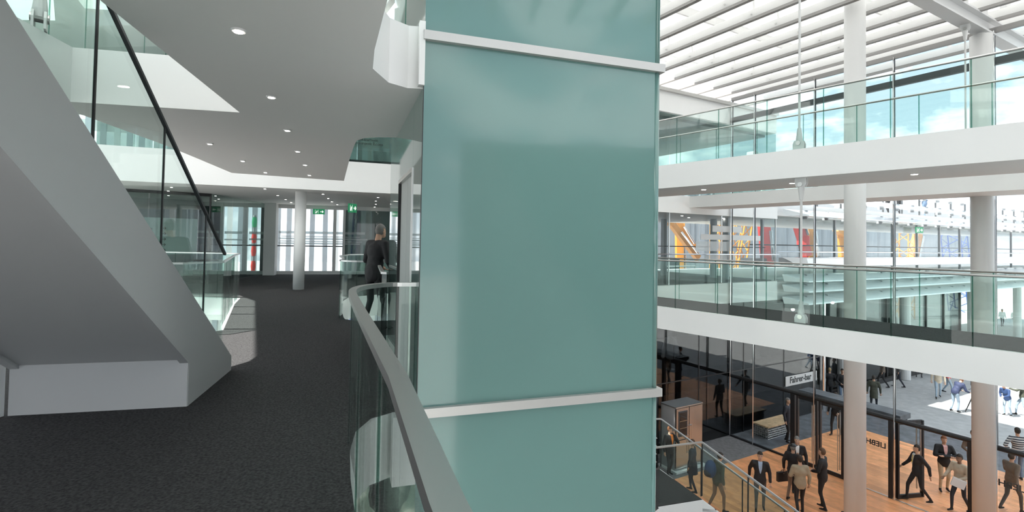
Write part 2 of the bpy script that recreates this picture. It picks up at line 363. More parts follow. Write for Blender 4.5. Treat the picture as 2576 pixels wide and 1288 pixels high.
# back of the lobby and partitions
m = MB(); panel(m, (-17, 16.4), (-12.2, 19.6), 0, ZC, .1); T(m.build('wall_back', 'machine_grey'), 'grey lobby back wall', kind='structure')
# directory lettering on the glass
sg = T(thing('directory_sign', LA.lerp(LB, .62)+Vector((0, 0, 1.0)), 'pale glass directory panel with lines of small lettering and arrows', 'sign'))
so = LA.lerp(LB, .47)+ln*.03; se = LA.lerp(LB, .93)+ln*.03
m = MB(); panel(m, so.xy, se.xy, .95, 2.05, .012); m.build('panel', 'sign_film', sg)
rows = [('Pavilion West', 'West Pavilion', 0), ('Hydro-Seilbagger', 'Duty Cycle Crawler Cranes', 1), ('Spezialtiefbau', 'Deep Foundation', 1), ('Mischtechnik', 'Mixing Technology', 1), ('Raupenkrane', 'Crawler Cranes', 1), ('Mobilkrane', 'Mobile Cranes', 1)]
for i, (a, b, ar) in enumerate(rows):
    z = 1.93-i*.165; p = so+ln*.012+ld*.08
    text('lettering', a, .085, p+Vector((0, 0, z)), ld, (0, 0, 1), 'ink', sg, bold=.002)
    text('lettering', b, .075, p+ld*.12+Vector((0, 0, z-.07)), ld, (0, 0, 1), 'ink', sg)
    if ar:
        m = MB(); q = p+ld*1.2+Vector((0, 0, z-.03)); m.bar(q, q+ld*.11, .008, .012); m.bar(q+ld*.11, q+ld*.07+Vector((0, 0, .04)), .008, .012); m.bar(q+ld*.11, q+ld*.07-Vector((0, 0, .04)), .008, .012)
        m.build('arrow', 'ink', sg)
# round white column of the gallery
m = MB(); m.lathe((-6.24, 15.04, 0), [(.158, 0), (.158, ZC)], 28)
T(m.build('column', 'white', smooth=False), 'slim round white column standing on the far carpet', 'column')
for p in bpy.data.objects['column'].data.polygons: p.use_smooth = len(p.vertices) == 4
# ------------------------------------------------------------------ ground: plaza, stone band, wood
g = T(slab('floor_plaza', [(-90, -90), (150, -90), (150, 170), (-90, 170)], ZG-.4, ZG-.02, ('plaza_stone', 'plaza_stone', 'plaza_stone')), 'pale grey stone paving of the sunlit plaza', kind='structure')
m = MB(); m.ubox(12.42, 14.9, 5.0, 18.9, ZG-.02, ZG); T(m.build('floor_entrance', 'mat_grey'), 'grey entrance mat along the dark glass wall', kind='structure')
m = MB(); m.ubox(12.42, 17.5, 18.95, 29.3, ZG-.02, ZG+.002); T(m.build('floor_stone', 'dark_stone'), 'wet looking dark stone paving outside the glass front', kind='structure')
m = MB(); m.ubox(1.0, 12.42, 24.8, 27.4, ZG-.02, ZG+.002); T(m.build('floor_stone_strip', 'dark_stone'), 'dark stone paving strip beyond the boards', kind='structure')
wood = T(thing('floor_wood', uv(7, 17, ZG), 'orange softwood board floor of the entrance hall', None), kind='structure')
pl = {}
NB = 74
for i in range(NB):
    v0 = 10.0+i*.2
    cuts = sorted([2.5, 12.415]+[2.5+x for x in ((2.9+(i*1.37) % 2.0), (6.4+(i*.83) % 2.0))])
    for a, b in zip(cuts[:-1], cuts[1:]):
        key = round(b-a, 2)
        if key not in pl:
            q = MB(); q.box((-.5*(b-a)+.002, .0015, -.02), (.5*(b-a)-.002, .1985, .006))
            me = bpy.data.meshes.new('plank'); me.from_pydata(q.v, [], q.f); me.materials.append(MATS['wood']); pl[key] = me
        o = link('plank', pl[key], wood); o.location = uv((a+b)/2, v0+.2, ZG)-wood.location; o.rotation_euler = (0, 0, math.atan2(U.y, U.x))
# ------------------------------------------------------------------ atrium roof
roof = T(thing('roof_louvres', uv(8, 15, 8.0), 'white louvre roof of the glazed hall', None), kind='structure')
for k in range(-9, 10):
    v0 = 10.9+1.155*k if k < 8 else 10.9+1.155*k-.25
    if k == 9: v0 = 21.2
    m = MB()
    pts = []
    for (dv, z) in [(-.05, 8.0), (.08, 8.0), (.08, 8.08), (-.02, 8.30), (-.06, 8.30), (-.05, 8.08)]: pts.append((dv, z))
    ring0 = [uv(-6, v0+a, z) for a, z in pts]; ring1 = [uv(15.2, v0+a, z) for a, z in pts]; n = len(pts)
    vs_ = ring0+ring1; fs = [tuple(range(n)), tuple(range(2*n-1, n-1, -1))]+[(i, i+n, (i+1) % n+n, (i+1) % n) for i in range(n)]
    mesh('louvre', vs_, fs, None, roof, mats=['louvre_white', 'louvre_edge'], idx=[0, 0]+[1 if i in (0, 1, n-1) else 0 for i in range(n)])
m = MB(); m.ubox(-6, 14.3, 0, 22.4, 8.95, 8.97); m.build('roof_glass', 'roof_glass', roof)
for k in range(7):
    m = MB(); m.ubox(-5+k*3.2, -4.94+k*3.2, 0, 22.4, 8.66, 8.95); m.build('purlin', 'louvre_white', roof)
for k in range(9):
    v0 = 10.9+1.155*k+.3
    for uu in (9.2, 12.4):
        m = MB(); m.bar(uv(uu, v0-.3, 8.9), uv(uu, v0-.22, 8.15), .03, .05); m.bar(uv(uu, v0-.42, 8.16), uv(uu, v0-.05, 8.16), .03, .03); m.build('bracket', 'louvre_white', roof)
bm_ = T(thing('roof_beam', uv(5.75, 15, 7.6), 'pale grey steel cross beam under the louvre roof', 'beam'))
for z, w, h, nm in [(7.6, .34, .05, 'flange'), (8.0, .34, .05, 'flange')]:
    m = MB(); m.bar(uv(5.75, 3, z), uv(5.75, 23.5, z), w, h); m.build(nm, 'beam_grey', bm_)
m = MB(); m.bar(uv(5.75, 3, 7.8), uv(5.75, 23.5, 7.8), .05, .4); m.build('web', 'beam_grey', bm_)
for v0 in (17.2, 18.5, 20.2):
    m = MB(); m.bar(uv(5.75, v0, 8.0), uv(5.75, v0, 8.95), .22, .12); m.build('stub_post', 'beam_grey', bm_)
# ------------------------------------------------------------------ glazed front of the hall
FV = 18.93
w1 = T(thing('window_1', uv(8, FV, ZG), 'tall glass front of the entrance hall', None), kind='structure')
mull = [14.1, 13.04, 10.62, 8.09, 5.62, 3.1, .6]
for k, uu in enumerate(mull):
    m = MB(); m.tube([uv(uu, FV-.08, ZG), uv(uu, FV-.08, 7.7)], .022, 8); m.build('tension_rod', 'chrome', w1)
    m = MB(); m.ubox(uu-.012, uu+.012, FV-.015, FV+.03, -3.9, 7.7); m.build('joint', 'black', w1)
for a, b in zip(mull[:-1], mull[1:]):
    for z0, z1 in ((-3.88, -.3), (-.28, 3.2), (3.22, 6.75), (6.95, 7.68)):
        m = MB(); m.ubox(b+.02, a-.02, FV, FV+.02, z0, z1); m.build('glass_pane', 'sky_glass', w1)
m = MB(); m.tube([uv(14.15, FV, -3.98), uv(.3, FV, -3.98)], .075, 12); m.build('transom', 'black_frame', w1)
m = MB(); m.ubox(.3, 14.15, FV-.06, FV+.08, 6.74, 6.94); m.build('head_beam', 'machine_dark', w1)
m = MB(); m.ubox(.3, 14.15, FV-.05, FV+.07, 7.66, 7.8); m.build('eaves_beam', 'louvre_edge', w1)
m = MB(); m.ubox(11.5, 14.1, FV-.04, FV+.06, ZG, ZG+.06); m.build('threshold', 'black_frame', w1)
m = MB(); m.ubox(.3, 9.5, FV-.03, FV+.03, ZG, ZG+.02); m.build('threshold', 'steel', w1)
for a, b in ((14.05, 13.08), (13.0, 11.55), (9.5, 8.27), (6.15, 5.65), (5.6, 4.3), (4.1, 2.8)):
    m = MB(); m.ubox(b, a, FV, FV+.02, ZG+.05, -4.05); m.build('glass_pane', 'sky_glass', w1)
for uu, w in ((11.42, .16), (9.56, .12), (8.22, .09), (6.18, .16), (4.2, .1)):
    m = MB(); m.ubox(uu-w/2, uu+w/2, FV-.06, FV+.06, ZG, -4.02); m.build('door_post', 'black_frame', w1)
def door(name, label, A, B, hand=1):
    d = T(thing(name, (A.x, A.y, ZG), label, None), kind='structure')
    ax = (B-A).normalized()
    for p in (A+ax*.05, B-ax*.05):
        m = MB(); m.bar(p+Vector((0, 0, .02)), p+Vector((0, 0, 2.46)), .10, .06, up=ax); m.build('stile', 'black_frame', d)
    for z in (.07, 2.41):
        m = MB(); m.bar(A+ax*.1+Vector((0, 0, z)), B-ax*.1+Vector((0, 0, z)), .06, .12); m.build('rail', 'black_frame', d)
    m = MB(); panel(m, (A+ax*.1).xy, (B-ax*.1).xy, ZG+.13, ZG+2.35, .02); m.build('glass_pane', 'clear_glass', d)
    nrm = Vector((-ax.y, ax.x, 0)); q = (B-ax*.18 if hand > 0 else A+ax*.18)
    for s_ in (1, -1):
        m = MB(); m.tube([q+nrm*.07*s_+Vector((0, 0, .25)), q+nrm*.07*s_+Vector((0, 0, 2.25))], .018, 8); m.build('pull_handle', 'steel', d)
    return d
door('door_1', 'black framed glass door standing closed left of the near column', uv(11.3, FV, ZG), uv(10.5, FV, ZG))
door('door_2', 'black framed glass door with long pull handle beside the column', uv(9.62, FV-.0, ZG), uv(10.48, FV, ZG), -1)
door('door_3', 'black framed glass door swung open to the outside', uv(8.10, FV+.08, ZG), uv(7.75, FV+1.05, ZG))
for u0 in (8.36, 5.02):
    text('lettering', 'LIEBHERR', .24, uv(u0, FV+.028, -5.0), U, (0, 0, 1), 'ink', w1, bold=.006)
# canopy plate outside the doors
m = MB(); m.ubox(8.0, 11.3, 19.05, 19.75, -4.02, -3.86)
cn = T(thing('entrance_canopy', uv(9.5, 21, -4.0), 'flat grey canopy plate over the doors outside', 'canopy')); m.build('plate', 'dark_stone', cn)
for (a, b) in ((8.1, 19.7), (11.2, 19.7)):
    m = MB(); m.bar(uv(a, b-.65, -4.06), uv(a, b, -4.06), .06, .08); m.build('bracket', 'black_frame', cn)
# unseen wall added behind the viewpoint to darken the elevator's lower front
m = MB(); m.ubox(-5.2, -5.0, 2.0, 18.9, ZG, 4.2); T(m.build('wall_light_block', 'machine_grey'), 'unseen grey wall behind the viewpoint, added to block low light on the elevator', kind='structure')
# ================================================================== OPPOSITE WING
WU = 14.16
wg = T(thing('wall_wing', uv(WU, 18, ZG), 'opposite wing with dark glass base and white slab edges', None), kind='structure')
seams = [8.0, 11.3, 14.3, 17.0, 19.83, 22.73, 25.65]
for a, b in zip(seams[:-1], seams[1:]):
    for z0, z1 in ((ZG+.02, -3.87), (-3.83, -.95)):
        m = MB(); m.ubox(WU, WU+.03, a+.015, b-.015, z0, z1); m.build('dark_pane', 'dark_glass', wg)
for b in seams:
    m = MB(); m.ubox(WU-.01, WU+.05, b-.02, b+.02, ZG, -.95); m.build('joint', 'black', wg)
m = MB(); m.ubox(WU-.01, WU+.04, 8, 25.65, -3.87, -3.83); m.build('joint', 'black', wg)
m = MB(); pts = [uv(WU+.9-.9*math.cos(t), 25.68+.9*math.sin(t)) for t in [k*math.pi/16 for k in range(9)]]
for p, q in zip(pts[:-1], pts[1:]): panel(m, p.xy, q.xy, ZG, -.95, .03)
m.build('curved_pane', 'dark_glass', wg, smooth=False)
m = MB(); m.tube([uv(WU+.1, 26.1, ZG), uv(WU+.1, 26.1, -.95)], .12, 14); m.build('corner_post', 'chrome', wg)
m = MB(); m.ubox(19.5, 19.7, 8, 27, ZG, -.95); m.build('interior_wall', 'interior_dark', wg)
m = MB(); m.ubox(WU+.1, 19.5, 8, 26.4, -3.75, -3.5); m.build('interior_slab', 'interior_dark', wg)
m = MB(); m.ubox(15.6, 15.65, 26.6, 46.0, ZG, -1.15); m.build('dark_pane', 'dark_glass', wg)
m = MB(); m.ubox(22.0, 22.2, 26.6, 44.0, ZG, -1.15); m.build('interior_wall', 'interior_dark', wg)
for k in range(8):
    m = MB(); m.ubox(15.5, 15.62, 27.5+k*2.6, 27.62+k*2.6, ZG, -1.15); m.build('mullion', 'black', wg)
for (a, b) in ((15.1, 36.6), (15.1, 46.5), (15.1, 29.6), (17, 62.0), (17, 54.5)):
    m = MB(); m.lathe(uv(a, b, ZG), [(.28, 0), (.28, 5.4)], 16); m.build('pillar', 'column_paint', wg)
m = MB(); m.ubox(15.3, 15.5, 26.3, 46.5, ZG, ZG+.22); m.build('kerb', 'black', wg)
# level with the gallery
m = MB(); m.ubox(WU, 24, 8, 22.2, -.95, -.1); m.build('slab_edge', 'white', wg)
m = MB(); m.ubox(WU+.25, 24, 8, 22.15, -.1, -.06); m.build('wing_floor', 'wing_carpet', wg)
m = MB(); m.ubox(14.3, 24, 22.2, 75, -1.15, -.15); m.build('slab_edge', 'white', wg)
m = MB(); m.ubox(WU, 24, 8, 22.2, 2.74, 3.44); m.build('slab_edge', 'white', wg)
m = MB(); m.ubox(14.4, 24, 22.2, 75, 2.92, 3.5); m.build('slab_edge', 'white', wg)
m = MB(); m.ubox(WU, 24, 8, 22.1, 6.66, 7.45); m.build('roof_edge', 'white', wg)
m = MB(); m.ubox(WU-.12, 24, 8, 22.1, 7.45, 7.58); m.build('roof_cap', 'band', wg)
m = MB(); m.ubox(WU+.5, 24, 8, 22.0, 6.55, 6.66); m.build('soffit', 'machine_grey', wg)
vv = [8, 10.4, 12.7, 15.3, 18.4, 22.15]
for a, b in zip(vv[:-1], vv[1:]):
    m = MB(); m.ubox(WU+.05, WU+.07, a+.015, b-.015, -.08, 2.74); m.build('glass_pane', 'wing_glass', wg)
    m = MB(); m.ubox(WU+.05, WU+.07, a+.015, b-.015, 3.46, 6.64); m.build('glass_pane', 'green_glass', wg)
for b in vv:
    m = MB(); m.ubox(WU+.04, WU+.09, b-.018, b+.018, -.08, 2.74); m.build('joint', 'steel', wg)
vw = [22.2+3.1*k for k in range(17)]
for k, (a, b) in enumerate(zip(vw[:-1], vw[1:])):
    m = MB(); m.ubox(14.9, 14.92, a+.03, b-.03, -.13, 2.92); m.build('glass_pane', 'wing_glass', wg)
    m = MB(); m.ubox(14.86, 14.98, a-.05, a+.05, -.13, 2.92); m.build('mullion', 'machine_grey', wg)
for a, b, z, h, mm in ((17.8, 19.7, 2.05, .26, 'sign_grey'), (17.1, 21.0, 1.72, .22, 'sign_grey'), (16.8, 19.1, 1.25, .40, 'film'), (17.4, 19.3, .72, .40, 'film')):
    m = MB(); m.ubox(WU+.03, WU+.045, a, b, z, z+h); m.build('window_strip', mm, wg)
for p in ((WU+2.5, 16.0), (WU+4.0, 19.2), (WU+2.2, 20.6), (WU+1.2, 20.2)):
    m = MB(); m.lathe(uv(p[0], p[1], -.06), [(.16, 0), (.16, 2.8)], 14); m.build('pillar', 'machine_grey', wg)
m = MB(); m.tube([uv(WU-.08, 8, 1.12), uv(WU-.08, 22.2, 1.12)], .025, 8); m.build('handrail', 'chrome', wg)
m = MB(); m.tube([uv(WU+.6, 8, 1.42), uv(WU+.6, 22.2, 1.42)], .02, 8); m.build('guard_bar', 'black', wg)
m = MB(); m.tube([uv(14.2, 22.3, 1.24), uv(14.2, 75, 1.24)], .03, 8); m.build('handrail', 'chrome', wg)
m = MB(); m.tube([uv(15.6, 22.3, 1.55), uv(15.6, 75, 1.55)], .03, 8); m.build('guard_bar', 'black', wg)
m = MB(); m.ubox(19.0, 19.1, 24, 75, 3.5, 4.6); m.build('terrace_wall', 'machine_grey', wg)
for k in range(14):
    m = MB(); m.ubox(14.5, 14.56, 26+k*2.2, 26.08+k*2.2, 3.5, 4.55); m.build('terrace_post', 'machine_dark', wg)
# glimpsed upper sloping roof parapet of the wing
m = MB(); m.bar(uv(17, 24.3, 6.3), uv(17, 34, 4.6), .5, .35); m.bar(uv(17, 25, 5.2), uv(17, 34.5, 3.9), .5, .2)
for k in range(4): m.bar(uv(17, 25.2+2.4*k, 3.5), uv(17, 25.6+2.4*k, 6.0-.42*k), .12, .18)
m.build('parapet_frame', 'white', wg)
# white sun-shade fins along the wing outside the hall
fins = [('topmost', 4.72, .10), ('second', 3.98, .12), ('third', 3.22, .16), ('fourth, brightest', .99, .30), ('fifth', .21, .16), ('sixth', -.25, .16), ('lowest', -.80, .18)]
for nm, z, h in fins:
    v0 = 22.4 if z < 3.5 else (26.0 if z < 4.2 else 31.0)
    o = thing('sunshade_fin', uv(13.7, v0+1, z-.35), f'white horizontal sunshade fin on the opposite wing, {nm} from the top', 'fin', 'sunshade fins on the wing')
    A = [(14.05, z), (13.35, z-.28), (13.33, z-.28-h*.35), (14.0, z-.28-h*.2)]
    if nm.startswith('fourth'): A = [(14.05, z), (13.40, z-.02), (13.34, z-.40), (13.50, z-.44)]
    r0 = [uv(a, v0+(14.05-a)*1.25, zz) for a, zz in A]; r1 = [uv(a, 75, zz) for a, zz in A]
    mesh('blade', r0+r1, [(3,2,1,0),(4,5,6,7)]+[(i, (i+1) % 4, (i+1) % 4+4, i+4) for i in range(4)], 'fin_white', o)
    for k in range(20):
        v1 = v0+1.6+1.75*k
        if k*1.75 > 28: break
        m = MB(); m.ubox(13.85, 14.12, v1, v1+.09, z-.42, z-.02); m.build('bracket', 'machine_grey', o)
# exit sign hanging in the wing
def exit_sign(label, c, right, up=(0, 0, 1), w=.42, h=.18, rod=.15, facing=None):
    right = Vector(right).normalized(); c = Vector(c); n = right.cross(Vector((0, 0, 1)))
    o = thing('exit_sign', c, label, 'sign')
    m = MB(); m.bar(c-right*w/2, c+right*w/2, .03, h); m.build('box', 'sign_green', o)
    q = c+n*.018
    m = MB(); m.bar(q+right*w*.12, q+right*w*.38, .006, h*.12); m.bar(q+right*w*.38, q+right*w*.28+Vector((0, 0, h*.2)), .006, h*.12); m.bar(q+right*w*.38, q+right*w*.28-Vector((0, 0, h*.2)), .006, h*.12)
    m.build('arrow', 'sign_white', o)
    m = MB(); m.bar(q-right*w*.30-Vector((0, 0, h*.35)), q-right*w*.30+Vector((0, 0, h*.35)), .006, w*.02); m.bar(q-right*w*.06-Vector((0, 0, h*.35)), q-right*w*.06+Vector((0, 0, h*.35)), .006, w*.02)
    m.bar(q-right*w*.24-Vector((0, 0, h*.3)), q-right*w*.14+Vector((0, 0, h*.15)), .006, h*.16); m.build('pictogram', 'sign_white', o)
    m = MB(); m.tube([c+Vector((0, 0, h/2)), c+Vector((0, 0, h/2+rod))], .008, 6); m.build('hanger', 'steel', o)
    return o
exit_sign('green emergency exit sign hanging in the opposite wing', uv(14.6, 37.2, 2.62), V, w=1.0, h=.36, rod=.2)
exit_sign('green emergency exit sign above the far glazed door of the gallery', fp(-.95, -.25, 2.60), FD, w=.46, h=.22, rod=.1)
exit_sign('small green exit sign seen edge-on under the far ceiling', (-5.43, 17.32, 2.55), (.55, .83, 0), w=.34, h=.30, rod=.12)
# ------------------------------------------------------------------ trade-fair machines behind the wing
mc = T(thing('silver_facade', uv(46, 70, ZG), 'silver corrugated hall facade behind the machines', 'facade'))
m = MB(); n = 320
for k in range(n+1):
    v0 = 12+k*.42; du = (.22 if k % 2 else -.22)+random.uniform(-.1, .1)
    m.v += [uv(46+du, v0, ZG), uv(46+du+.3*math.sin(k*.9), v0+random.uniform(-.1, .1), 9.5)]
for k in range(n): m.f.append((2*k, 2*k+2, 2*k+3, 2*k+1))
m.build('corrugated_sheet', 'silver', mc)
def lattice(o, A, B, w, mm, nseg=9, r=1.0):
    A, B = Vector(A), Vector(B); d = (B-A).normalized(); a = d.cross(U).normalized()*w/2; b = U*w/2
    cs = [a+b, a-b, -a-b, -a+b]
    for i, c in enumerate(cs):
        m = MB(); m.tube([A+c, B+c], .07*r, 6); m.build('chord', mm, o)
    m = MB()
    for i in range(4):
        c, e_ = cs[i], cs[(i+1) % 4]
        for k in range(nseg):
            p = A.lerp(B, k/nseg); q = A.lerp(B, (k+1)/nseg); m.tube([p+(c if k % 2 else e_), q+(e_ if k % 2 else c)], .045*r, 5)
    m.build('bracing', mm, o)
def boom(name, label, pts, w, mm, base=True, hook=False, cat='crane'):
    p0 = Vector(pts[0]); o = thing(name, (p0.x, p0.y, ZG), label, cat, 'construction machines behind the wing')
    for a, b in zip(pts[:-1], pts[1:]):
        m = MB(); m.bar(a, b, w*.7, w); m.build('boom_section', mm, o)
    for a in pts[1:-1]:
        m = MB(); m.lathe(Vector(a)-Vector((0, 0, w*.5)), [(w*.62, 0), (w*.62, w)], 12); m.build('joint', mm, o)
    if len(pts) > 1:
        a, b = Vector(pts[0]), Vector(pts[1]); m = MB(); m.tube([a+(b-a)*.15-U*w*.7, a+(b-a)*.75-U*w*.7], w*.16, 8); m.build('hydraulic_cylinder', 'chrome', o)
    if base == 2:
        m = MB(); c = p0; m.bar((c.x-1.6, c.y, ZG+1.0), (c.x+1.6, c.y, ZG+1.0), 2.2, 2.0); m.build('chassis', 'machine_dark', o)
        m = MB(); m.bar((c.x, c.y, ZG+2.0), (c.x, c.y, min(c.z, .5)), .7, .7); m.build('mast_foot', mm, o)
    if hook:
        m = MB(); m.lathe(Vector(pts[-1])-Vector((0, 0, .9)), [(.05, 0), (.22, .2), (.22, .5), (.05, .8)], 10); m.build('hook_block', 'red', o)
    return o
boom('excavator_arm', 'bent orange excavator arm at the left of the wing windows', [uv(28, 33.4, .4), uv(28, 30.3, 3.15), uv(28, 29.7, 3.6)], .5, 'orange_dark')
boom('crane_boom', 'angled orange boom beside the excavator arm', [uv(30.5, 35.8, 1.2), uv(30.5, 33.6, 3.6), uv(30.5, 32.2, 4.0)], .55, 'orange')
boom('crane_mast', 'upright orange mast behind the left wing windows', [uv(32.5, 36.5, -3.0), uv(32.5, 36.3, 4.5)], .75, 'orange', base=False)
o = thing('lattice_mast', uv(29, 37.5, ZG), 'orange lattice mast in the middle of the wing windows', 'crane', 'construction machines behind the wing'); lattice(o, uv(29, 37.4, ZG), uv(29, 37.5, 5.5), 1.2, 'orange')
o = thing('lattice_mast', uv(29, 40, ZG), 'leaning orange lattice mast beside the dark wing pillar', 'crane', 'construction machines behind the wing'); lattice(o, uv(29, 38.6, ZG+2), uv(29, 41.0, 5.5), 1.0, 'orange')
boom('crane_boom', 'dull red boom behind the wing corner', [uv(29, 44.0, -.5), uv(29, 43.3, 4.0)], .9, 'red', base=False)
boom('crane_boom', 'bright red hook boom beside the hanger rod', [uv(27, 45.0, 4.2), uv(27, 46.2, 2.0), uv(27, 46.7, .6)], .85, 'red', base=False, hook=True)
boom('crane_boom', 'broad orange boom right of the hanger rod', [uv(28, 49.1, -.5), uv(28, 48.0, 4.0)], 1.25, 'orange')
boom('crane_boom', 'bent orange crane jib left of the near column', [uv(28, 55.0, 0.2), uv(28, 54.8, 2.9), uv(28, 53.6, 3.4)], .8, 'orange')
o = thing('lattice_mast', uv(28, 67.5, ZG), 'orange ladder-like mast right of the near column', 'crane', 'construction machines behind the wing'); lattice(o, uv(28, 67.5, ZG), uv(28, 67.6, 4.2), 1.5, 'orange')
boom('crane_boom', 'leaning orange boom under the wing exit sign', [uv(28, 69.4, -.5), uv(28, 71.3, 4.0)], .9, 'orange', base=False)
o = thing('lattice_mast', uv(28, 82, ZG), 'dark blue lattice boom at the right of the wing windows', 'crane', 'construction machines behind the wing'); lattice(o, uv(28, 83, ZG), uv(28, 80.5, 4.2), 2.0, 'blue_paint')
# yellow domed machine and dark engines below
o = thing('yellow_machine', uv(26, 32, -3.4), 'yellow domed machine hood behind the wing balustrade', 'machine')
m = MB(); m.ell(uv(26, 32.0, -2.0), (1.5, 1.1, 1.0), 16, 10); m.build('hood', 'yellow', o, smooth=True)
m = MB(); m.bar(uv(25.2, 31.0, -1.5), uv(25.2, 33.0, -1.5), .06, .5); m.build('stripe', 'machine_dark', o)
m = MB(); m.ubox(25, 27.5, 30.2, 34, ZG, -2.2); m.build('undercarriage', 'machine_dark', o)
for i, (a, b, lab, mm) in enumerate([(27.2, 24.6, 'dark engine block at the left edge of the wing windows', 'machine_dark'), (37.0, 24.6, 'orange machine body low behind the wing balustrade', 'orange_dark'), (42.0, 24.6, 'grey machine deck behind the wing corner', 'machine_grey'), (56.5, 24.8, 'pair of grey machine decks behind the right wing windows', 'machine_grey')]):
    o = thing('machine', uv(b, a, ZG), lab, 'machine', 'construction machines behind the wing')
    m = MB(); m.ubox(b, b+2, a-1.6, a+1.6, ZG+1.2, -.9); m.build('body', mm, o)
    m = MB(); m.ubox(b+.2, b+1.5, a-.9, a+.5, -.9, .5); m.build('cab', 'machine_dark', o)
    for s_ in (-1.1, 1.1):
        m = MB(); m.tube([uv(b-.1, a+s_, ZG+.7), uv(b+2.1, a+s_, ZG+.7)], .7, 14); m.build('wheel', 'black', o)
    m = MB(); m.tube([uv(b-.2, a-1.6, .0), uv(b-.2, a+1.6, .0)], .05, 6); m.tube([uv(b-.2, a-1.6, .0), uv(b-.2, a-1.6, -.9)], .05, 6); m.tube([uv(b-.2, a+1.6, .0), uv(b-.2, a+1.6, -.9)], .05, 6); m.build('guard_rail', 'machine_grey', o)
# slatted white building seen through the far gallery glazing
sl = T(thing('slatted_building', fp(-2, 9, ZG), 'tall screen of white slats standing outside the gallery glazing', 'building'))
m = MB(); panel(m, fp(-14, 9.2).xy, fp(12, 9.2).xy, ZG, -1.0, .2); m.build('wall', 'white', sl)
m = MB(); panel(m, fp(-14, 9.2).xy, fp(12, 9.2).xy, 7, 7.6, .2); m.build('cornice', 'white', sl)
for k in range(42):
    t = -14+k*.62; m = MB(); x = random.uniform(-.12, .12)
    m.bar(fp(t+x, 8.8+random.uniform(-.4, .4), ZG), fp(t, 8.8, 11), .10, .26, up=FD); m.build('slat', 'silver' if k % 3 else 'white', sl)
o = T(thing('traffic_stack', fp(-3.15, 5.5, ZG), 'stack of red and green machine parts outside the left glazing', 'machine'))
for k, (z, mm) in enumerate(((-.2, 'red'), (.55, 'red'), (1.2, 'red'), (2.0, 'sign_green'))):
    m = MB(); m.lathe(fp(-4.6, 5.5, z), [(.09, 0), (.12, .25), (.09, .5)], 12); m.build('drum', mm, o)
m = MB(); m.tube([fp(-4.6, 5.5, ZG), fp(-4.6, 5.5, 2.6)], .07, 8); m.build('pole', 'machine_grey', o)
o = thing('lattice_mast', fp(1.6, 6, ZG), 'thin blue lattice mast outside the right end of the gallery glazing', 'crane'); lattice(o, fp(-.05, 6, ZG), fp(.35, 6, 4.5), .26, 'blue_paint', 16, .3)
# ================================================================== ELEVATOR, STAIR, BRIDGES, RAILINGS
lift = T(thing('elevator_shaft', E1, 'tall teal glass elevator shaft with pale metal bands', 'elevator'))
def elbox(name, t0, t1, s0, s1, z0, z1, mm, parent=None):
    m = MB(); m.add([el(t0,s0,z0),el(t1,s0,z0),el(t1,s1,z0),el(t0,s1,z0),el(t0,s0,z1),el(t1,s0,z1),el(t1,s1,z1),el(t0,s1,z1)], [(0,3,2,1),(4,5,6,7),(0,1,5,4),(1,2,6,5),(2,3,7,6),(3,0,4,7)])
    return m.build(name, mm, parent or lift)
BZ = [(-6.5, -3.50), (-3.42, .0), (.08, 3.27), (3.35, 6.7), (6.78, 8.6)]
for z0, z1 in BZ:
    elbox('glass_panel', .0, EW, .0, .03, z0, z1, 'teal_glass')
    elbox('glass_panel', EW-.03, EW, .04, ED, z0, z1, 'teal_glass')
    elbox('glass_panel', .0, EW, ED-.03, ED, z0, z1, 'teal_glass')
    m = MB(); m.tube([el(EW-.012, .012, z0), el(EW-.012, .012, z1)], .03, 10); m.build('corner_profile', 'teal_glass', lift, smooth=True)
for z in (-3.5, 0.0, 3.27, 6.7):
    elbox('metal_band', -.015, EW+.05, -.05, .05, z, z+.08, 'band')
    elbox('metal_band', EW-.02, EW+.05, .05, ED, z, z+.08, 'band')
# side with the door: panels left and right of the doorway
for z0, z1 in BZ:
    if z0 > 0 and z0 < 1:
        elbox('side_panel', .0, .02, .035, .63, z0, z1, 'teal_side'); elbox('side_panel', .0, .02, 1.95, ED, z0, z1, 'teal_side'); elbox('side_panel', .0, .02, .635, 1.945, 2.24, z1, 'teal_side')
    else: elbox('side_panel', .0, .02, .035, ED, z0, z1, 'teal_side')
fr = elbox('door_frame', -.004, .06, 1.92, 1.948, .0, 2.24, 'black_frame')
elbox('door_frame', -.01, .10, .63, .66, .0, 2.24, 'steel')
elbox('door_frame', -.01, .10, .66, 1.90, 2.2, 2.24, 'steel')
dl_ = elbox('door', .03, .07, .66, 1.28, .0, 2.2, 'grey_door'); elbox('door', .03, .07, 1.29, 1.92, .0, 2.2, 'grey_door')
elbox('edge_strip', -.006, .0, -.004, .008, .08, 3.27, 'black')
elbox('reveal', -.05, .0, -.03, .05, ZC, Z1, 'white')
elbox('reveal', -.20, -.005, -.02, .13, -.56, 0.02, 'white')
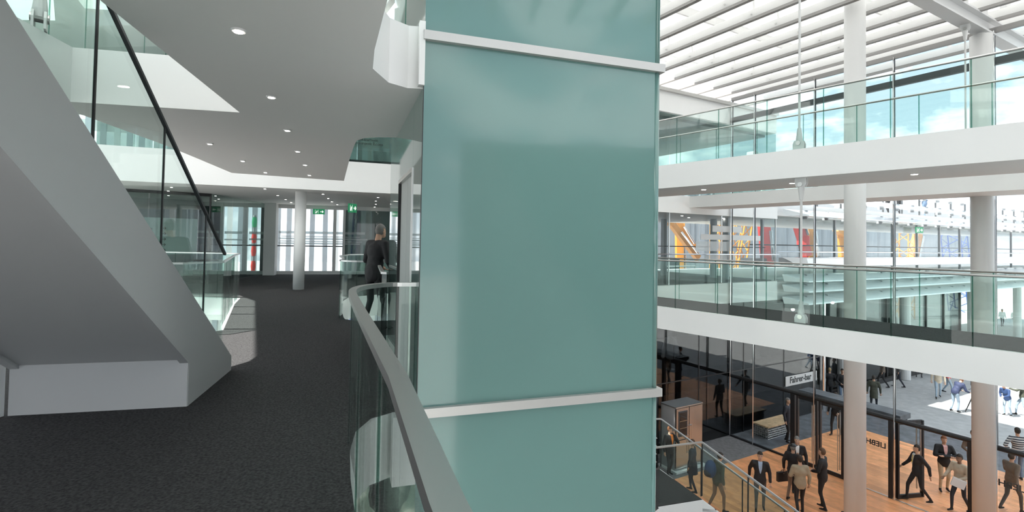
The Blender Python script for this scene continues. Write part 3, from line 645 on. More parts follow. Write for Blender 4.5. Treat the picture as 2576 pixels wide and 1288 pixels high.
# ------------------------------------------------------------------ railings
def sweep(m, pts, w, h):
    pts = [Vector(p) for p in pts]; n = len(pts); k0 = len(m.v)
    for i, p in enumerate(pts):
        d = (pts[min(i+1, n-1)]-pts[max(i-1, 0)]); d.z = 0; d.normalize(); a = Vector((-d.y, d.x, 0))*w/2; b = Vector((0, 0, h/2))
        m.v += [p-a-b, p+a-b, p+a+b, p-a+b]
    for i in range(n-1):
        for j in range(4): m.f.append((k0+4*i+j, k0+4*i+(j+1) % 4, k0+4*i+4+(j+1) % 4, k0+4*i+4+j))
    m.f.append((k0+3, k0+2, k0+1, k0)); e_ = k0+4*(n-1); m.f.append((e_, e_+1, e_+2, e_+3))
    return m
def strip(pts, z0, z1, t=.018):
    m = MB(); pts = [Vector((p[0], p[1], 0)) for p in pts]; n = len(pts)
    for i, p in enumerate(pts):
        d = (pts[min(i+1, n-1)]-pts[max(i-1, 0)]).normalized(); a = Vector((-d.y, d.x, 0))*t/2
        m.v += [p-a+Vector((0,0,z0)), p+a+Vector((0,0,z0)), p+a+Vector((0,0,z1)), p-a+Vector((0,0,z1))]
    for i in range(n-1):
        for j in range(4): m.f.append((4*i+j, 4*i+(j+1) % 4, 4*i+4+(j+1) % 4, 4*i+4+j))
    m.f.append((3, 2, 1, 0)); e_ = 4*(n-1); m.f.append((e_, e_+1, e_+2, e_+3))
    return m
def walk(path, step):
    """cut a plan path into pieces of about the given length"""
    P_ = [Vector((p[0], p[1], 0)) for p in path]; L = [0]
    for a, b in zip(P_[:-1], P_[1:]): L.append(L[-1]+(b-a).length)
    tot = L[-1]; n = max(1, round(tot/step)); out = []
    def at(s_):
        for i in range(len(P_)-1):
            if s_ <= L[i+1]+1e-9: return P_[i].lerp(P_[i+1], (s_-L[i])/max(1e-9, L[i+1]-L[i]))
        return P_[-1]
    g_ = .006
    for k in range(n):
        s0, s1 = tot*k/n+g_, tot*(k+1)/n-g_
        out.append([at(s0)]+[P_[i] for i in range(len(P_)) if s0+1e-4 < L[i] < s1-1e-4]+[at(s1)])
    return out
def railing(label, path, z, h=1.1, step=1.05, low=-.02, rail=(.045, .028), gm='rail_glass', rm='rail_steel', name='glass_railing', clamps=False):
    c = Vector((path[0][0], path[0][1], z)); o = thing(name, c, label, 'railing')
    pcs = walk(path, step)
    for pc in pcs:
        p = strip(pc, z+low, z+h-.015).build('glass_pane', gm, o)
        q = pc[-1]; m = MB(); m.box((q.x-.004, q.y-.004, z+low), (q.x+.004, q.y+.004, z+h-.015)); m.build('pane_edge', 'rail_edge', o)
    m = MB(); sweep(m, [(p[0], p[1], z+h) for p in path], *rail); m.build('handrail', rm, o)
    return o
near = [(.88, -2), (.19, 0)]+ATR[2:]
near = [(.88, -2), (.19, 0), (-.09, .78), (-.32, 1.48)]+arc([(-.32, 1.48), (-1.0, 3.29), (-1.3, 4.15), (-1.12, 4.62), (-.86, 4.66)], 6)[1:]
railing('frameless glass railing with grey handrail curving past the viewer to the elevator', near, 0, 1.12, .98, low=-.30, rail=(.055, .035))
railing('dark glass railing panel between the elevator and the man', [(-1.55, 6.42), (-1.62, 6.45), (-2.08, 8.06)], 0, 1.10, 1.7, gm='dark_glass')
farr = arc([(1.4, 10.42), (-2.5, 9.50), (-3.25, 9.55), (-3.35, 10.3), (-4.05, 12.1)], 7)
railing('curved glass railing round the far light well behind the man', farr, 0, 1.10, 1.2)
railing('short glass railing beyond the curved one', [(-4.07, 12.17), (-4.22, 13.3), (-3.3, 14.5), (.6, 16.2)], 0, 1.10, 1.3)
railing('glass railing along the light well behind the stair foot', [(-9.5, 12.85), (-6.72, 12.65), (-6.25, 11.55), (-4.72, 8.38), (-5.0, 7.80), (-9, 6.8)], 0, 1.10, 1.15)
# upper level
railing('upper glass railing seen above the stair opening', [(-2.0, .5), (-3.03, 5.58), (-4.62, 5.26), (-4.52, 4.5), (-3.5, .35)], Z1, 1.1, 1.2)
railing('upper glass railing above the left light well', [(-4.05, 12.05), (-6.05, 10.85), (-5.57, 8.92), (-5.27, 7.59), (-4.96, 5.8), (-5.3, 4.65)], Z1, 1.1, 1.2)
railing('upper glass railing on the far slab edge', [(-15, 10.8), (-9.67, 12.85), (-3.59, 15.18), (1.2, 17.05)], 3.74, 1.0, 1.4)
railing('upper glass railing of the near ceiling edge beside the elevator', [(.19, 0), (-.12, .9), (-.72, 2.83), (-1.05, 3.65), (-1.18, 4.0), (-1.13, 4.38), (-.98, 4.53)], Z1, 1.1, 1.0)
# glass screen with lettering upstairs, seen through the opening behind the elevator
o = thing('room_sign', (-4.2, 15.6, 4.1), 'lettered glass screen on the upper level beyond the ceiling opening', 'sign')
m = MB(); panel(m, (-6.2, 16.2), (-2.2, 17.7), 3.75, 6.6, .02); m.build('panel', 'grey_glass', o)
rd = Vector((4, 1.5, 0)).normalized()
for k, (s_, d_) in enumerate((('Mobile Cranes', 0), ('Konferenzraum', .32), ('Conference Room', .45))):
    text('lettering', s_, .13, Vector((-5.25, 16.53, 5.05-d_))+rd.cross(Vector((0, 0, 1)))*.02, rd, (0, 0, 1), 'ink', o)
m = MB(); m.bar((-6.2, 15.9, 3.90), (-2, 17.5, 3.90), .3, .25); T(m.build('upper_bench', 'black'), 'black low bench behind the upper glass screen', 'bench')
# ------------------------------------------------------------------ the stair on the left
SA = Vector((-2.88, 4.62, 0)); SDv = Vector((-.235, .972, 0)); SLv = Vector((-.972, -.235, 0)); SW = 1.34
def sp(a, l, z): return SA+SDv*a+SLv*l+Vector((0, 0, z))
st = T(thing('staircase', SA, 'white flight of stairs with solid sides and glass balustrade', 'stairs'))
ztop = lambda a: .16+.657*(1.30-a)
zbot = lambda a: .38-.644*a
prof = [(0, 0), (1.30, 0), (1.30, .16), (-3.85, ztop(-3.85)), (-4.15, ztop(-3.85)), (-4.15, zbot(-4.15)), (0, zbot(0))]
for l0, l1 in ((0, .07), (SW-.07, SW)):
    n = len(prof); r0 = [sp(a, l0, z) for a, z in prof]; r1 = [sp(a, l1, z) for a, z in prof]
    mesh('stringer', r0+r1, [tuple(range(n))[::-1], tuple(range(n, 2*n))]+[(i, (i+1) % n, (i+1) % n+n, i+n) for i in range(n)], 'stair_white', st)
def quad3(name, A, t, mm, parent):      # plate with thickness t along its normal
    A = [Vector(p) for p in A]; nn = (A[1]-A[0]).cross(A[2]-A[0]).normalized()*t; n = len(A)
    return mesh(name, A+[p+nn for p in A], [tuple(range(n))[::-1], tuple(range(n, 2*n))]+[(i, (i+1) % n, (i+1) % n+n, i+n) for i in range(n)], mm, parent)
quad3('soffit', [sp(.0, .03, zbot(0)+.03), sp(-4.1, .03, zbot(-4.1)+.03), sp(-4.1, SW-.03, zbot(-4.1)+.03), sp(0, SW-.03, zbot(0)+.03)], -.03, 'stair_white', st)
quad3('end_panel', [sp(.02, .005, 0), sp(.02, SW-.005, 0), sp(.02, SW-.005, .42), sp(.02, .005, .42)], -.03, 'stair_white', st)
nt_ = 20
for k in range(nt_):
    z = (k+1)*Z1/nt_; a1 = 1.2-k*.262
    m = MB(); vs_ = [sp(a, l, zz) for zz in (z-.17, z) for (a, l) in ((a1, .072), (a1-.29, .072), (a1-.29, SW-.072), (a1, SW-.072))]
    m.add(vs_, [(0,3,2,1),(4,5,6,7),(0,1,5,4),(1,2,6,5),(2,3,7,6),(3,0,4,7)]); m.build('step', 'carpet', st)
gtop = lambda a: 1.33+.655*(.97-a)
js = [.97, .34, -.65, -1.64, -2.62, -3.6]
for l in (.008, SW-.024):
    for a, b in zip(js[:-1], js[1:]):
        quad3('glass_pane', [sp(a-.006, l, ztop(a)-.12), sp(b+.006, l, ztop(b)-.12), sp(b+.006, l, gtop(b)), sp(a-.006, l, gtop(a))], .016, 'rail_glass', st)
    for a in js[1:-1]:
        m = MB(); m.bar(sp(a, l, ztop(a)-.1), sp(a, l, gtop(a)), .010, .018, up=SDv); m.build('pane_edge', 'black', st)
    m = MB(); m.bar(sp(.97, l, gtop(.97)), sp(-3.6, l, gtop(-3.6)), .026, .024); m.build('handrail', 'machine_dark', st)
# slim trim and panel at the left picture edge
m = MB(); m.bar((-4.23, 4.27, 0), (-4.23, 4.27, .50), .05, .05); m.bar((-4.23, 4.27, .50), (-4.7, 3.6, .62), .05, .05); T(m.build('trim_1', 'white'), 'white edge trim at the foot of the stair', kind='structure')
# ------------------------------------------------------------------ bridges across the hall
BA = Vector((3.54, 12.51, 0)); BD = Vector((.629, -.777, 0)); BN = Vector((.777, .629, 0))
def bp_(t, n=0.0, z=0.0): return BA+BD*t+BN*n+Vector((0, 0, z))
def bridge(label, z, thick, bw, t0, t1, f, name='footbridge'):
    o = thing(name, f(t0, bw/2, z), label, 'bridge')
    ring = lambda zz, e_=0.0: [f(t0, e_, zz), f(t1, e_, zz), f(t1, bw-e_, zz), f(t0, bw-e_, zz)]
    F6 = [(0,3,2,1),(4,5,6,7),(0,1,5,4),(1,2,6,5),(2,3,7,6),(3,0,4,7)]
    mesh('deck', ring(z-thick)+ring(z), F6, 'white', o)
    mesh('carpet', ring(z+.001, .10)+ring(z+.012, .10), F6, 'carpet', o)
    return o
# (deck, then its own two railings as parts of the bridge)
def bridge_rails(o, z, bw, t0, t1, f, off, step=1.06, hgt=1.12):
    for e_ in (.05, bw-.05):
        k = math.ceil((t0-off)/step)
        while off+k*step+step <= t1:
            a = off+k*step; pc = [f(a+.008, e_), f(a+step-.008, e_)]
            strip(pc, z-.02, z+hgt-.02).build('glass_pane', 'rail_glass', o)
            m = MB(); q = f(a, e_); m.box((q.x-.007, q.y-.007, z-.02), (q.x+.007, q.y+.007, z+hgt-.02)); m.build('pane_edge', 'rail_edge', o); k += 1
        m = MB(); m.tube([f(t0, e_, z+hgt), f(t1, e_, z+hgt)], .02, 8); m.build('handrail', 'rail_steel', o)
for lab, z, th in (('lower white footbridge with carpet deck and glass rails, crossing level with the gallery', 0.0, .53), ('upper white footbridge with glass rails, crossing above eye level', Z1, .56)):
    o = bridge(lab, z, th, 1.9, -4.6, 14.0, bp_); bridge_rails(o, z, 1.9, -4.6, 14.0, bp_, .51)
def b2_(t, n=0.0, z=0.0): return uv(12.3-t, 16.45+n+t*.045, z)
o = bridge('second white footbridge behind the upper one, along the glass front', Z1, .45, 1.6, -2.0, 14.0, b2_); bridge_rails(o, Z1, 1.6, -2.0, 14.0, b2_, .3, 1.3)
# hanger rods
def clevis(o, p, z, up):
    q = Vector((p.x, p.y, z)); s_ = 1 if up else -1
    m = MB(); m.add([], []); w = BD
    for k, e_ in enumerate((-.035, .035)):
        A = [q+BN*e_+w*a+Vector((0, 0, s_*b)) for a, b in ((-.10, 0), (.10, 0), (.105, .10), (.075, .17), (-.075, .17), (-.105, .10))]
        B = [x+BN*.02*(1 if e_ > 0 else -1) for x in A]; n = 6
        m.add(A+B, [tuple(range(n)), tuple(range(n, 2*n))[::-1]]+[(i, (i+1) % n, (i+1) % n+n, i+n) for i in range(n)])
    m.build('fork', 'column_paint', o)
    m = MB(); m.tube([q-BN*.07+Vector((0, 0, s_*.12)), q+BN*.07+Vector((0, 0, s_*.12))], .045, 12); m.build('pin', 'steel', o)
    m = MB(); m.lathe(q+Vector((0, 0, .12 if up else -.42)), [(.055, 0), (.06, .08), (.035, .3)] if up else [(.035, 0), (.06, .22), (.055, .3)], 12); m.build('socket', 'column_paint', o)
def hanger(label, p, spans):
    o = thing('hanger_rod', (p.x, p.y, spans[0][0]), label, 'rod')
    for z0, z1, lo, hi in spans:
        m = MB(); m.tube([(p.x, p.y, z0+(.38 if lo else 0)), (p.x, p.y, z1-(.38 if hi else 0))], .022, 10); m.build('rod', 'column_paint', o)
        if lo: clevis(o, p, z0, True)
        if hi: clevis(o, p, z1, False)
    return o
hanger('slim white hanger rod with forked ends between the lower and upper footbridge', bp_(3.23, .22), [(.01, Z1-.56, 1, 1)])
hanger('slim white hanger rod rising from the upper footbridge to the roof', bp_(3.23, .12), [(Z1+.01, 8.6, 1, 0)])
hanger('thin white hanger rod under the grey roof beam', uv(5.75, 17.35), [(Z1+.01, 7.58, 1, 1)])
hanger('white hanger rod end at the corner of the stair opening', Vector((-4.50, 4.78, 0)), [(Z1+.01, 6.7, 1, 0)])
# hall columns
for lab, p, r, zt in (('tall round grey-white column nearer the elevator in the hall', Vector((9.2, 13.7, 0)), .25, 8.8), ('tall round grey-white column at the right under the roof beam', uv(5.75, 18.40), .25, 7.5)):
    o = thing('hall_column', (p.x, p.y, ZG), lab, 'column')
    m = MB(); m.lathe((p.x, p.y, ZG), [(r, 0), (r, zt-ZG)], 32); sh = m.build('shaft', 'column_paint', o)
    for q in sh.data.polygons: q.use_smooth = len(q.vertices) == 4
    m = MB(); m.lathe((p.x, p.y, zt-.12), [(r, 0), (r*.8, .08), (.09, .14), (.09, .24)], 20); m.build('head', 'column_paint', o)
# landing and stair down to the hall
ln_ = T(thing('stair_landing', (3.2, 10.4, ZM), 'carpeted landing with glass railing and a flight down into the hall', 'stairs'))
LP = [(2.84, 9.75), (3.79, 10.05), (3.33, 11.35), (2.84, 11.2)]
slab('deck', LP, ZM-.35, ZM, ('white', 'carpet', 'white'), parent=ln_)
rr = [(2.60, 9.70), (2.86, 9.78), (3.77, 10.06)]
for pc in walk(rr[1:], .95): strip(pc, ZM+.02, ZM+1.08).build('glass_pane', 'rail_glass', ln_)
m = MB(); m.tube([(*p, ZM+1.1) for p in rr], .022, 8); m.build('handrail', 'rail_steel', ln_)
FDn = Vector((.965, -.12, -.66))
for s0 in (Vector((3.77, 10.06, ZM+1.1)), Vector((3.34, 11.33, ZM+1.1))):
    m = MB(); m.tube([s0, s0+FDn*4.4], .022, 8); m.build('handrail', 'rail_steel', ln_)
    for k in range(5):
        a = s0+FDn*(.88*k+.01); b = s0+FDn*(.88*(k+1)-.01); dz = Vector((0, 0, 1.02))
        quad3('glass_pane', [a-dz, b-dz, b-Vector((0, 0, .02)), a-Vector((0, 0, .02))], .016, 'rail_glass', ln_)
        m = MB(); m.bar(a-dz, a-Vector((0, 0, .02)), .02, .02); m.build('baluster', 'black_frame', ln_)
    quad3('stringer', [s0+FDn*0-Vector((0, 0, 1.1)), s0+FDn*4.6-Vector((0, 0, 1.1)), s0+FDn*4.6-Vector((0, 0, 1.45)), s0-Vector((0, 0, 1.45))], .05, 'white', ln_)
m = MB(); m.tube([(2.7, 11.3, ZM+1.1), (3.34, 11.33, ZM+1.1)], .022, 8); m.build('handrail', 'rail_steel', ln_)
for k in range(17):
    c0 = Vector((3.77, 10.06, ZM))+FDn*(.265*k)*1.0; c1 = Vector((3.34, 11.33, ZM))+FDn*(.265*k)
    z = ZM-(k+1)*.175; w = Vector((.965, -.12, 0))*.29
    m = MB(); m.add([Vector((p.x, p.y, zz)) for zz in (z-.05, z) for p in (c0, c0+w, c1+w, c1)], [(0,3,2,1),(4,5,6,7),(0,1,5,4),(1,2,6,5),(2,3,7,6),(3,0,4,7)]); m.build('step', 'carpet', ln_)
# ------------------------------------------------------------------ ceiling lamps
def downlight(label, p, r=.028, group='gallery downlights'):
    o = thing('downlight', p, label, 'lamp', group); p = Vector(p)
    m = MB(); m.lathe(p-Vector((0, 0, .012)), [(r+.015, 0), (r+.02, .012)], 18); m.build('rim', 'lamp_ring', o)
    m = MB(); m.lathe(p-Vector((0, 0, .016)), [(r, 0), (r, .006)], 18); m.build('lens', 'lamp', o)
ordn = ['first', 'second', 'third', 'fourth', 'fifth', 'sixth', 'seventh', 'eighth']
for k, (x, y) in enumerate([(-1.8, 3.29), (-2.32, 4.85), (-2.83, 6.36), (-3.35, 7.91), (-3.83, 9.38), (-4.36, 10.92)]): downlight(f'round recessed ceiling lamp, {ordn[k]} of the long middle row from the viewer', (x, y, ZC))
for k, (x, y) in enumerate([(-4.41, 7.39), (-4.79, 9.02), (-5.14, 10.58)]): downlight(f'round recessed ceiling lamp, {ordn[k]} of the short left row from the viewer', (x, y, ZC))
for k, (x, y) in enumerate([(-6.9, 14.2), (-7.55, 16.4), (-8.05, 18.1), (-8.5, 19.6)]): downlight(f'small far ceiling lamp left of the white column, {ordn[k]} from the front', (x, y, ZC))
for k, (x, y) in enumerate([(-5.8, 15.6), (-6.25, 17.3), (-6.65, 18.8), (-7.0, 20.4)]): downlight(f'small far ceiling lamp right of the white column, {ordn[k]} from the front', (x, y, ZC))
for k, (x, y) in enumerate([(-4.35, 16.5), (-4.85, 18.1), (-5.3, 19.8), (-5.8, 21.5)]): downlight(f'small far ceiling lamp near the man, {ordn[k]} from the front', (x, y, ZC))
for k, (x, y) in enumerate([(-9.5, 14.2), (-10.4, 15.4), (-9.9, 17.0), (-10.6, 18.4), (-11.6, 17.2)]): downlight(f'small lobby ceiling lamp behind the glass screen, {ordn[k]} from the front', (x, y, ZC))
for k, t in enumerate((.75, 2.8, 4.9, 6.4)): downlight(f'warm recessed lamp under the upper footbridge, {ordn[k]} from the elevator', bp_(t, .85, Z1-.56), .05, 'footbridge downlights')
for k, t in enumerate(range(6)): downlight(f'tiny ceiling lamp in the opposite wing, {ordn[k]} from the left', uv(WU+1.2+.8*(k % 2), 14.6+1.35*k, 2.74), .05, 'wing downlights')
for k, (x, y) in enumerate(((-2.0, 5.4), (-2.7, 7.6))):  # lamps with point lights, added to brighten the bear and the lower floor
    downlight(f'added fill lamp of the lower floor by the bear figure, {ordn[k]} from the viewer', (x, y, -.56), .05, 'added lower floor fill lamps')
    ld_ = bpy.data.lights.new('fill_light', 'POINT'); ld_.energy = 45; ld_.color = (1, .93, .84); ld_.shadow_soft_size = .05; lo_ = bpy.data.objects.new('fill_light', ld_); COL.objects.link(lo_); lo_.location = (x, y, -.66)
# ================================================================== PEOPLE AND PROPS
BENCH = bpy.data.scenes.new('bench')       # side table for growing the figures
def ico(c, r, sub=2):
    bm = bmesh.new(); bmesh.ops.create_icosphere(bm, subdivisions=sub, radius=1.0)
    vs_ = [Vector((c[0]+v.co.x*r[0], c[1]+v.co.y*r[1], c[2]+v.co.z*r[2])) for v in bm.verts]; fs = [tuple(v.index for v in f.verts) for f in bm.faces]; bm.free()
    return vs_, fs
def cap_(mb, p, q, r1, r2, n=10):
    mb.tube([p, Vector(p).lerp(Vector(q), .5), q], r1, n, r2)
    mb.add(*ico(p, (r1, r1, r1))); mb.add(*ico(q, (r2, r2, r2)))
def fuse(prims, voxel, smooth=4):
    """one continuous skin grown over overlapping shapes"""
    mb = MB()
    for pr in prims:
        if pr[0] == 'c': cap_(mb, *pr[1:])
        else: mb.add(*ico(pr[1], pr[2]))
    me = bpy.data.meshes.new('tmp'); me.from_pydata(mb.v, [], mb.f); me.update()
    o = bpy.data.objects.new('tmp', me); BENCH.collection.objects.link(o)
    md = o.modifiers.new('r', 'REMESH'); md.mode = 'VOXEL'; md.voxel_size = voxel
    ms = o.modifiers.new('s', 'SMOOTH'); ms.factor = .5; ms.iterations = smooth
    BENCH.view_layers[0].update(); dg = BENCH.view_layers[0].depsgraph
    ev = bpy.data.meshes.new_from_object(o.evaluated_get(dg))
    vs_ = [v.co.copy() for v in ev.vertices]; fs = [tuple(p.vertices) for p in ev.polygons]
    bpy.data.objects.remove(o); bpy.data.meshes.remove(me); bpy.data.meshes.remove(ev)
    return vs_, fs
for nm, c in dict(skin=(.60, .36, .25), skin_dark=(.30, .17, .11), suit_black=(.016, .016, .018), suit_navy=(.02, .024, .035), suit_grey=(.07, .07, .07), tan=(.36, .30, .21), khaki=(.50, .41, .28), brown=(.16, .12, .09),
                  denim=(.13, .19, .29), jean_light=(.30, .38, .46), shirt_white=(.80, .80, .80), shirt_pink=(.72, .42, .40), shirt_blue=(.35, .45, .60), polo_navy=(.03, .04, .09), shirt_red=(.60, .05, .05), olive=(.06, .065, .045),
                  beige=(.55, .47, .36), hair_dark=(.03, .022, .016), hair_brown=(.10, .055, .03), hair_grey=(.20, .19, .18), hair_red=(.22, .08, .03), hair_blond=(.42, .30, .15), shoe=(.012, .011, .01), scarf=(.75, .22, .03), blue_bag=(.02, .05, .14), grey_top=(.25, .26, .27), vest_yellow=(.70, .52, .10), trouser_brown=(.22, .15, .11)).items(): mat(nm, c, .75, noise=(9, .12))
# striped shirt: woven stripes along the body
ms_ = mat('stripes', (.8, .8, .8), .8); t_ = ms_.node_tree; c_ = nd(t_, 'ShaderNodeTexCoord'); w_ = nd(t_, 'ShaderNodeTexWave'); w_.bands_direction = 'Z'; w_.inputs['Scale'].default_value = 4.2
t_.links.new(c_.outputs['Object'], w_.inputs[0]); rp = nd(t_, 'ShaderNodeValToRGB'); rp.color_ramp.interpolation = 'CONSTANT'; rp.color_ramp.elements[0].color = (.05, .055, .07, 1); rp.color_ramp.elements[1].position = .6; rp.color_ramp.elements[1].color = (.6, .6, .58, 1)
t_.links.new(w_.outputs[0], rp.inputs[0]); t_.links.new(rp.outputs[0], t_.nodes['Principled BSDF'].inputs['Base Color'])
ARMS = dict(down=((.265, -.02, 1.16), (.275, .05, .91)), front=((.27, .03, 1.15), (.13, .24, 1.06)), cross=((.28, .11, 1.17), (-.09, .235, 1.19)), phone=((.25, .18, 1.20), (.115, .13, 1.50)),
            hip=((.40, -.10, 1.18), (.20, .02, 1.00)), swingf=((.25, .10, 1.17), (.23, .31, 1.02)), swingb=((.27, -.17, 1.18), (.28, -.20, .93)), reach=((.26, .20, 1.22), (.20, .46, 1.26)), chin=((.25, .16, 1.12), (.10, .20, 1.33)), back=((.27, -.12, 1.17), (.10, -.17, .98)), carry=((.28, -.03, 1.16), (.30, .02, .90)))
def person(label, x, y, z, look, h=1.78, top='suit_black', legs='suit_black', skin='skin', hair='hair_dark', arms=('down', 'down'), stride=.06, lean=0.0, shirt=None, tie=None, fine=.024, coat=True, long_hair=False, hat=None, nod=0.0, sleeve=True, coat_len=.80, skirt=False, bend=0.0, group='people in the hall'):
    """look = plan direction the person faces (dx, dy)"""
    rz = math.atan2(-look[0], look[1]); o = thing('person', (x, y, z), label, 'person', group, rz); s = h/1.78
    def sh(p):            # bend the trunk forward above the hip
        x_, y_, z_ = p
        if z_ > .93:
            d = z_-.93; a = lean; y2 = y_*math.cos(a)+d*math.sin(a); z2 = .93+d*math.cos(a)-y_*math.sin(a); return Vector((x_*s, y2*s, z2*s))
        return Vector((x_*s, y_*s, z_*s))
    J = {}
    for sd_, sg_ in (('L', -1), ('R', 1)):
        f = stride*sg_
        J['hip'+sd_] = Vector((.095*sg_, 0, .92)); J['ank'+sd_] = Vector((.11*sg_, f-.02 if f > 0 else f-.05, .085+max(0, -f)*.12))
        J['kne'+sd_] = Vector((.105*sg_, f*.5+.05+abs(f)*.12, .49))
        e_, w_ = ARMS[arms[0 if sg_ < 0 else 1]]
        J['elb'+sd_] = Vector((e_[0]*sg_, e_[1], e_[2])); J['wri'+sd_] = Vector((w_[0]*sg_, w_[1], w_[2])); J['sho'+sd_] = Vector((.185*sg_, 0, 1.43))
    r = s
    hd = Vector((0, .02+.05*math.sin(nod), 1.655-.02*math.sin(nod)))
    pr = []
    for sd_, sg_ in (('L', -1), ('R', 1)):
        a, k, n = J['hip'+sd_], J['kne'+sd_], J['ank'+sd_]
        pr += [('c', a*s, k*s, .085*r, .058*r), ('c', k*s, n*s, .055*r, .04*r), ('c', (n+Vector((0, -.03, -.045)))*s, (n+Vector((.015*sg_, .14, -.055)))*s, .038*r, .032*r)]
        S_, e_, w_ = sh(J['sho'+sd_]), sh(J['elb'+sd_]), sh(J['wri'+sd_]); d = (w_-e_).normalized()
        pr += [('c', S_, e_, .052*r, .042*r), ('c', e_, w_, .040*r, .027*r), ('c', w_, w_+d*.065*r, .030*r, .034*r)]
    pr += [('e', sh((0, 0, .96)), (.155*r, .115*r, .13*r)), ('e', sh((0, 0, 1.12)), (.135*r, .10*r, .16*r)), ('e', sh((0, .005, 1.30)), (.17*r, .11*r, .17*r)), ('c', sh((-.13, 0, 1.42)), sh((.13, 0, 1.42)), .06*r, .06*r),
           ('c', sh((0, 0, 1.44)), sh((0, .01, 1.58)), .056*r, .052*r), ('e', sh(hd), (.072*r, .092*r, .112*r)), ('e', sh(hd+Vector((0, .06, -.06))), (.045*r, .045*r, .05*r)), ('e', sh(hd+Vector((0, .098, -.012))), (.013*r, .02*r, .022*r)),
           ('e', sh(hd+Vector((.074, -.005, -.005))), (.012*r, .02*r, .03*r)), ('e', sh(hd+Vector((-.074, -.005, -.005))), (.012*r, .02*r, .03*r))]
    vs_, fs = fuse(pr, fine)
    hz = [sh(J['wriL']), sh(J['wriR'])]; idx = []
    nz_ = sh((0, 0, 1.50)).z; ez = [sh(J['elbL']), sh(J['elbR'])]
    for f in fs:
        c = sum((vs_[i] for i in f), Vector())/len(f)
        if c.z < .10*s: idx.append(2)
        elif min((c-q).length for q in hz) < .105*s and c.z > .6*s: idx.append(0)
        elif (c-sh(hd)).length < .17*s and c.z > nz_-.02: idx.append(0)
        elif c.z > 1.44*s and lean < .3 and abs(c.x) < .075*s: idx.append(0)
        elif c.z < 1.0*s: idx.append(1)
        elif not sleeve and min((c-(w0+e0)/2).length for w0, e0 in zip(hz, ez)) < .17*s: idx.append(0)
        else: idx.append(3)
    for w0, e0 in zip(hz, ez):       # fingers and thumb
        d = (w0-e0).normalized(); side = d.cross(Vector((0, 0, 1)) if abs(d.z) < .8 else Vector((0, 1, 0))).normalized(); dn = side.cross(d); b = w0+d*.085*s
        fm = MB()
        for k, (q, L) in enumerate(((-.026, .060), (-.009, .072), (.009, .068), (.026, .052))):
            p0 = b+side*q*s; p1 = p0+d*L*.55*s; p2 = p1+(d*.6+dn*.35)*L*.5*s; fm.tube([p0, p1, p2], .0095*s, 6, .008*s)
        p0 = w0+d*.03*s+side*.03*s; fm.tube([p0, p0+(side*.6+d*.6)*.035*s, p0+(side*.5+d*1.3)*.05*s], .0105*s, 6, .008*s)
        k0 = len(vs_); vs_ += fm.v; fs += [tuple(i+k0 for i in f) for f in fm.f]; idx += [0]*len(fm.f)
    body = mesh('body', vs_, fs, None, o, True, True, mats=[skin, legs, 'shoe', shirt or top], idx=idx)
    if coat:
        pj = [('e', sh((0, 0, 1.29)), (.195*r, .135*r, .19*r)), ('e', sh((0, 0, 1.10)), (.165*r, .125*r, .20*r)), ('e', sh((0, 0, .95)), (.185*r, .14*r, .22*r)), ('c', sh((-.145, -.005, 1.425)), sh((.145, -.005, 1.425)), .073*r, .073*r)]
        if skirt: pj += [('c', Vector((0, 0, .95*s)), Vector((0, 0, .55*s)), .17*r, .19*r)]
        elif coat_len < .7: pj += [('c', Vector((0, 0, .95*s)), Vector((0, 0, (coat_len)*s)), .165*r, .185*r)]
        for sd_ in 'LR':
            S_, e_, w_ = sh(J['sho'+sd_]), sh(J['elb'+sd_]), sh(J['wri'+sd_]); pj += [('c', S_, e_, .07*r, .058*r), ('c', e_, e_.lerp(w_, .93), .056*r, .046*r)]
        vj, fj = fuse(pj, fine); lo = coat_len*s
        fj = [f for f in fj if sum(vj[i].z for i in f)/len(f) > lo or min((vj[f[0]]-q).length for q in hz) < .1*s]
        mesh('jacket', vj, fj, top, o, True, True)
        if shirt:
            A = [(-.055, .118, 1.46), (.055, .118, 1.46), (.012, .15, 1.17), (-.012, .15, 1.17)]
            B = [(-.06, .075, 1.50), (.06, .075, 1.50)]
            p = [sh(q) for q in (A[0], A[1], (.045, .146, 1.32), A[2], A[3], (-.045, .146, 1.32))]+[sh(B[0]), sh(B[1])]
            mesh('shirt_front', p, [(0, 5, 2, 1), (5, 4, 3, 2), (6, 0, 1, 7)], shirt, o, False, True)
            if tie:
                p = [sh(q) for q in ((-.014, .124, 1.455), (.014, .124, 1.455), (.022, .156, 1.24), (0, .158, 1.19), (-.022, .156, 1.24))]; mesh('tie', p+[q+Vector((0, .006, 0)) for q in p], [(5, 9, 8, 7, 6), (0, 1, 2, 3, 4)], tie, o, False, True)
    # hair
    vs_, fs = ico(sh(hd+Vector((0, -.012, .018))), (.081*r, .098*r, .112*r), 3); hc = sh(hd)
    keep = []
    for f in fs:
        c = sum((vs_[i] for i in f), Vector())/3-hc
        if c.z > .055*s or (c.y < -.01*s and c.z > (-.075 if not long_hair else -.12)*s) or (long_hair and c.y < .03*s): keep.append(f)
    mesh('hair', vs_, keep, hair, o, True, True)
    if hat:
        vs_, fs = ico(sh(hd+Vector((0, -.004, .045))), (.088*r, .105*r, .085*r), 3); z0 = sh(hd+Vector((0, 0, .04))).z
        mesh('cap', vs_, [f for f in fs if sum(vs_[i].z for i in f)/3 > z0], hat, o, True, True)
        m = MB(); m.ell(sh(hd+Vector((0, .12, .045))), (.07*r, .075*r, .012*r), 12, 6); m.build('cap_peak', hat, o, True, True)
    for sg_ in (-1, 1):
        m = MB(); m.ell(sh(hd+Vector((.03*sg_, .083, .012))), (.012*r, .008*r, .007*r), 8, 6); m.build('eye', 'black', o, True, True)
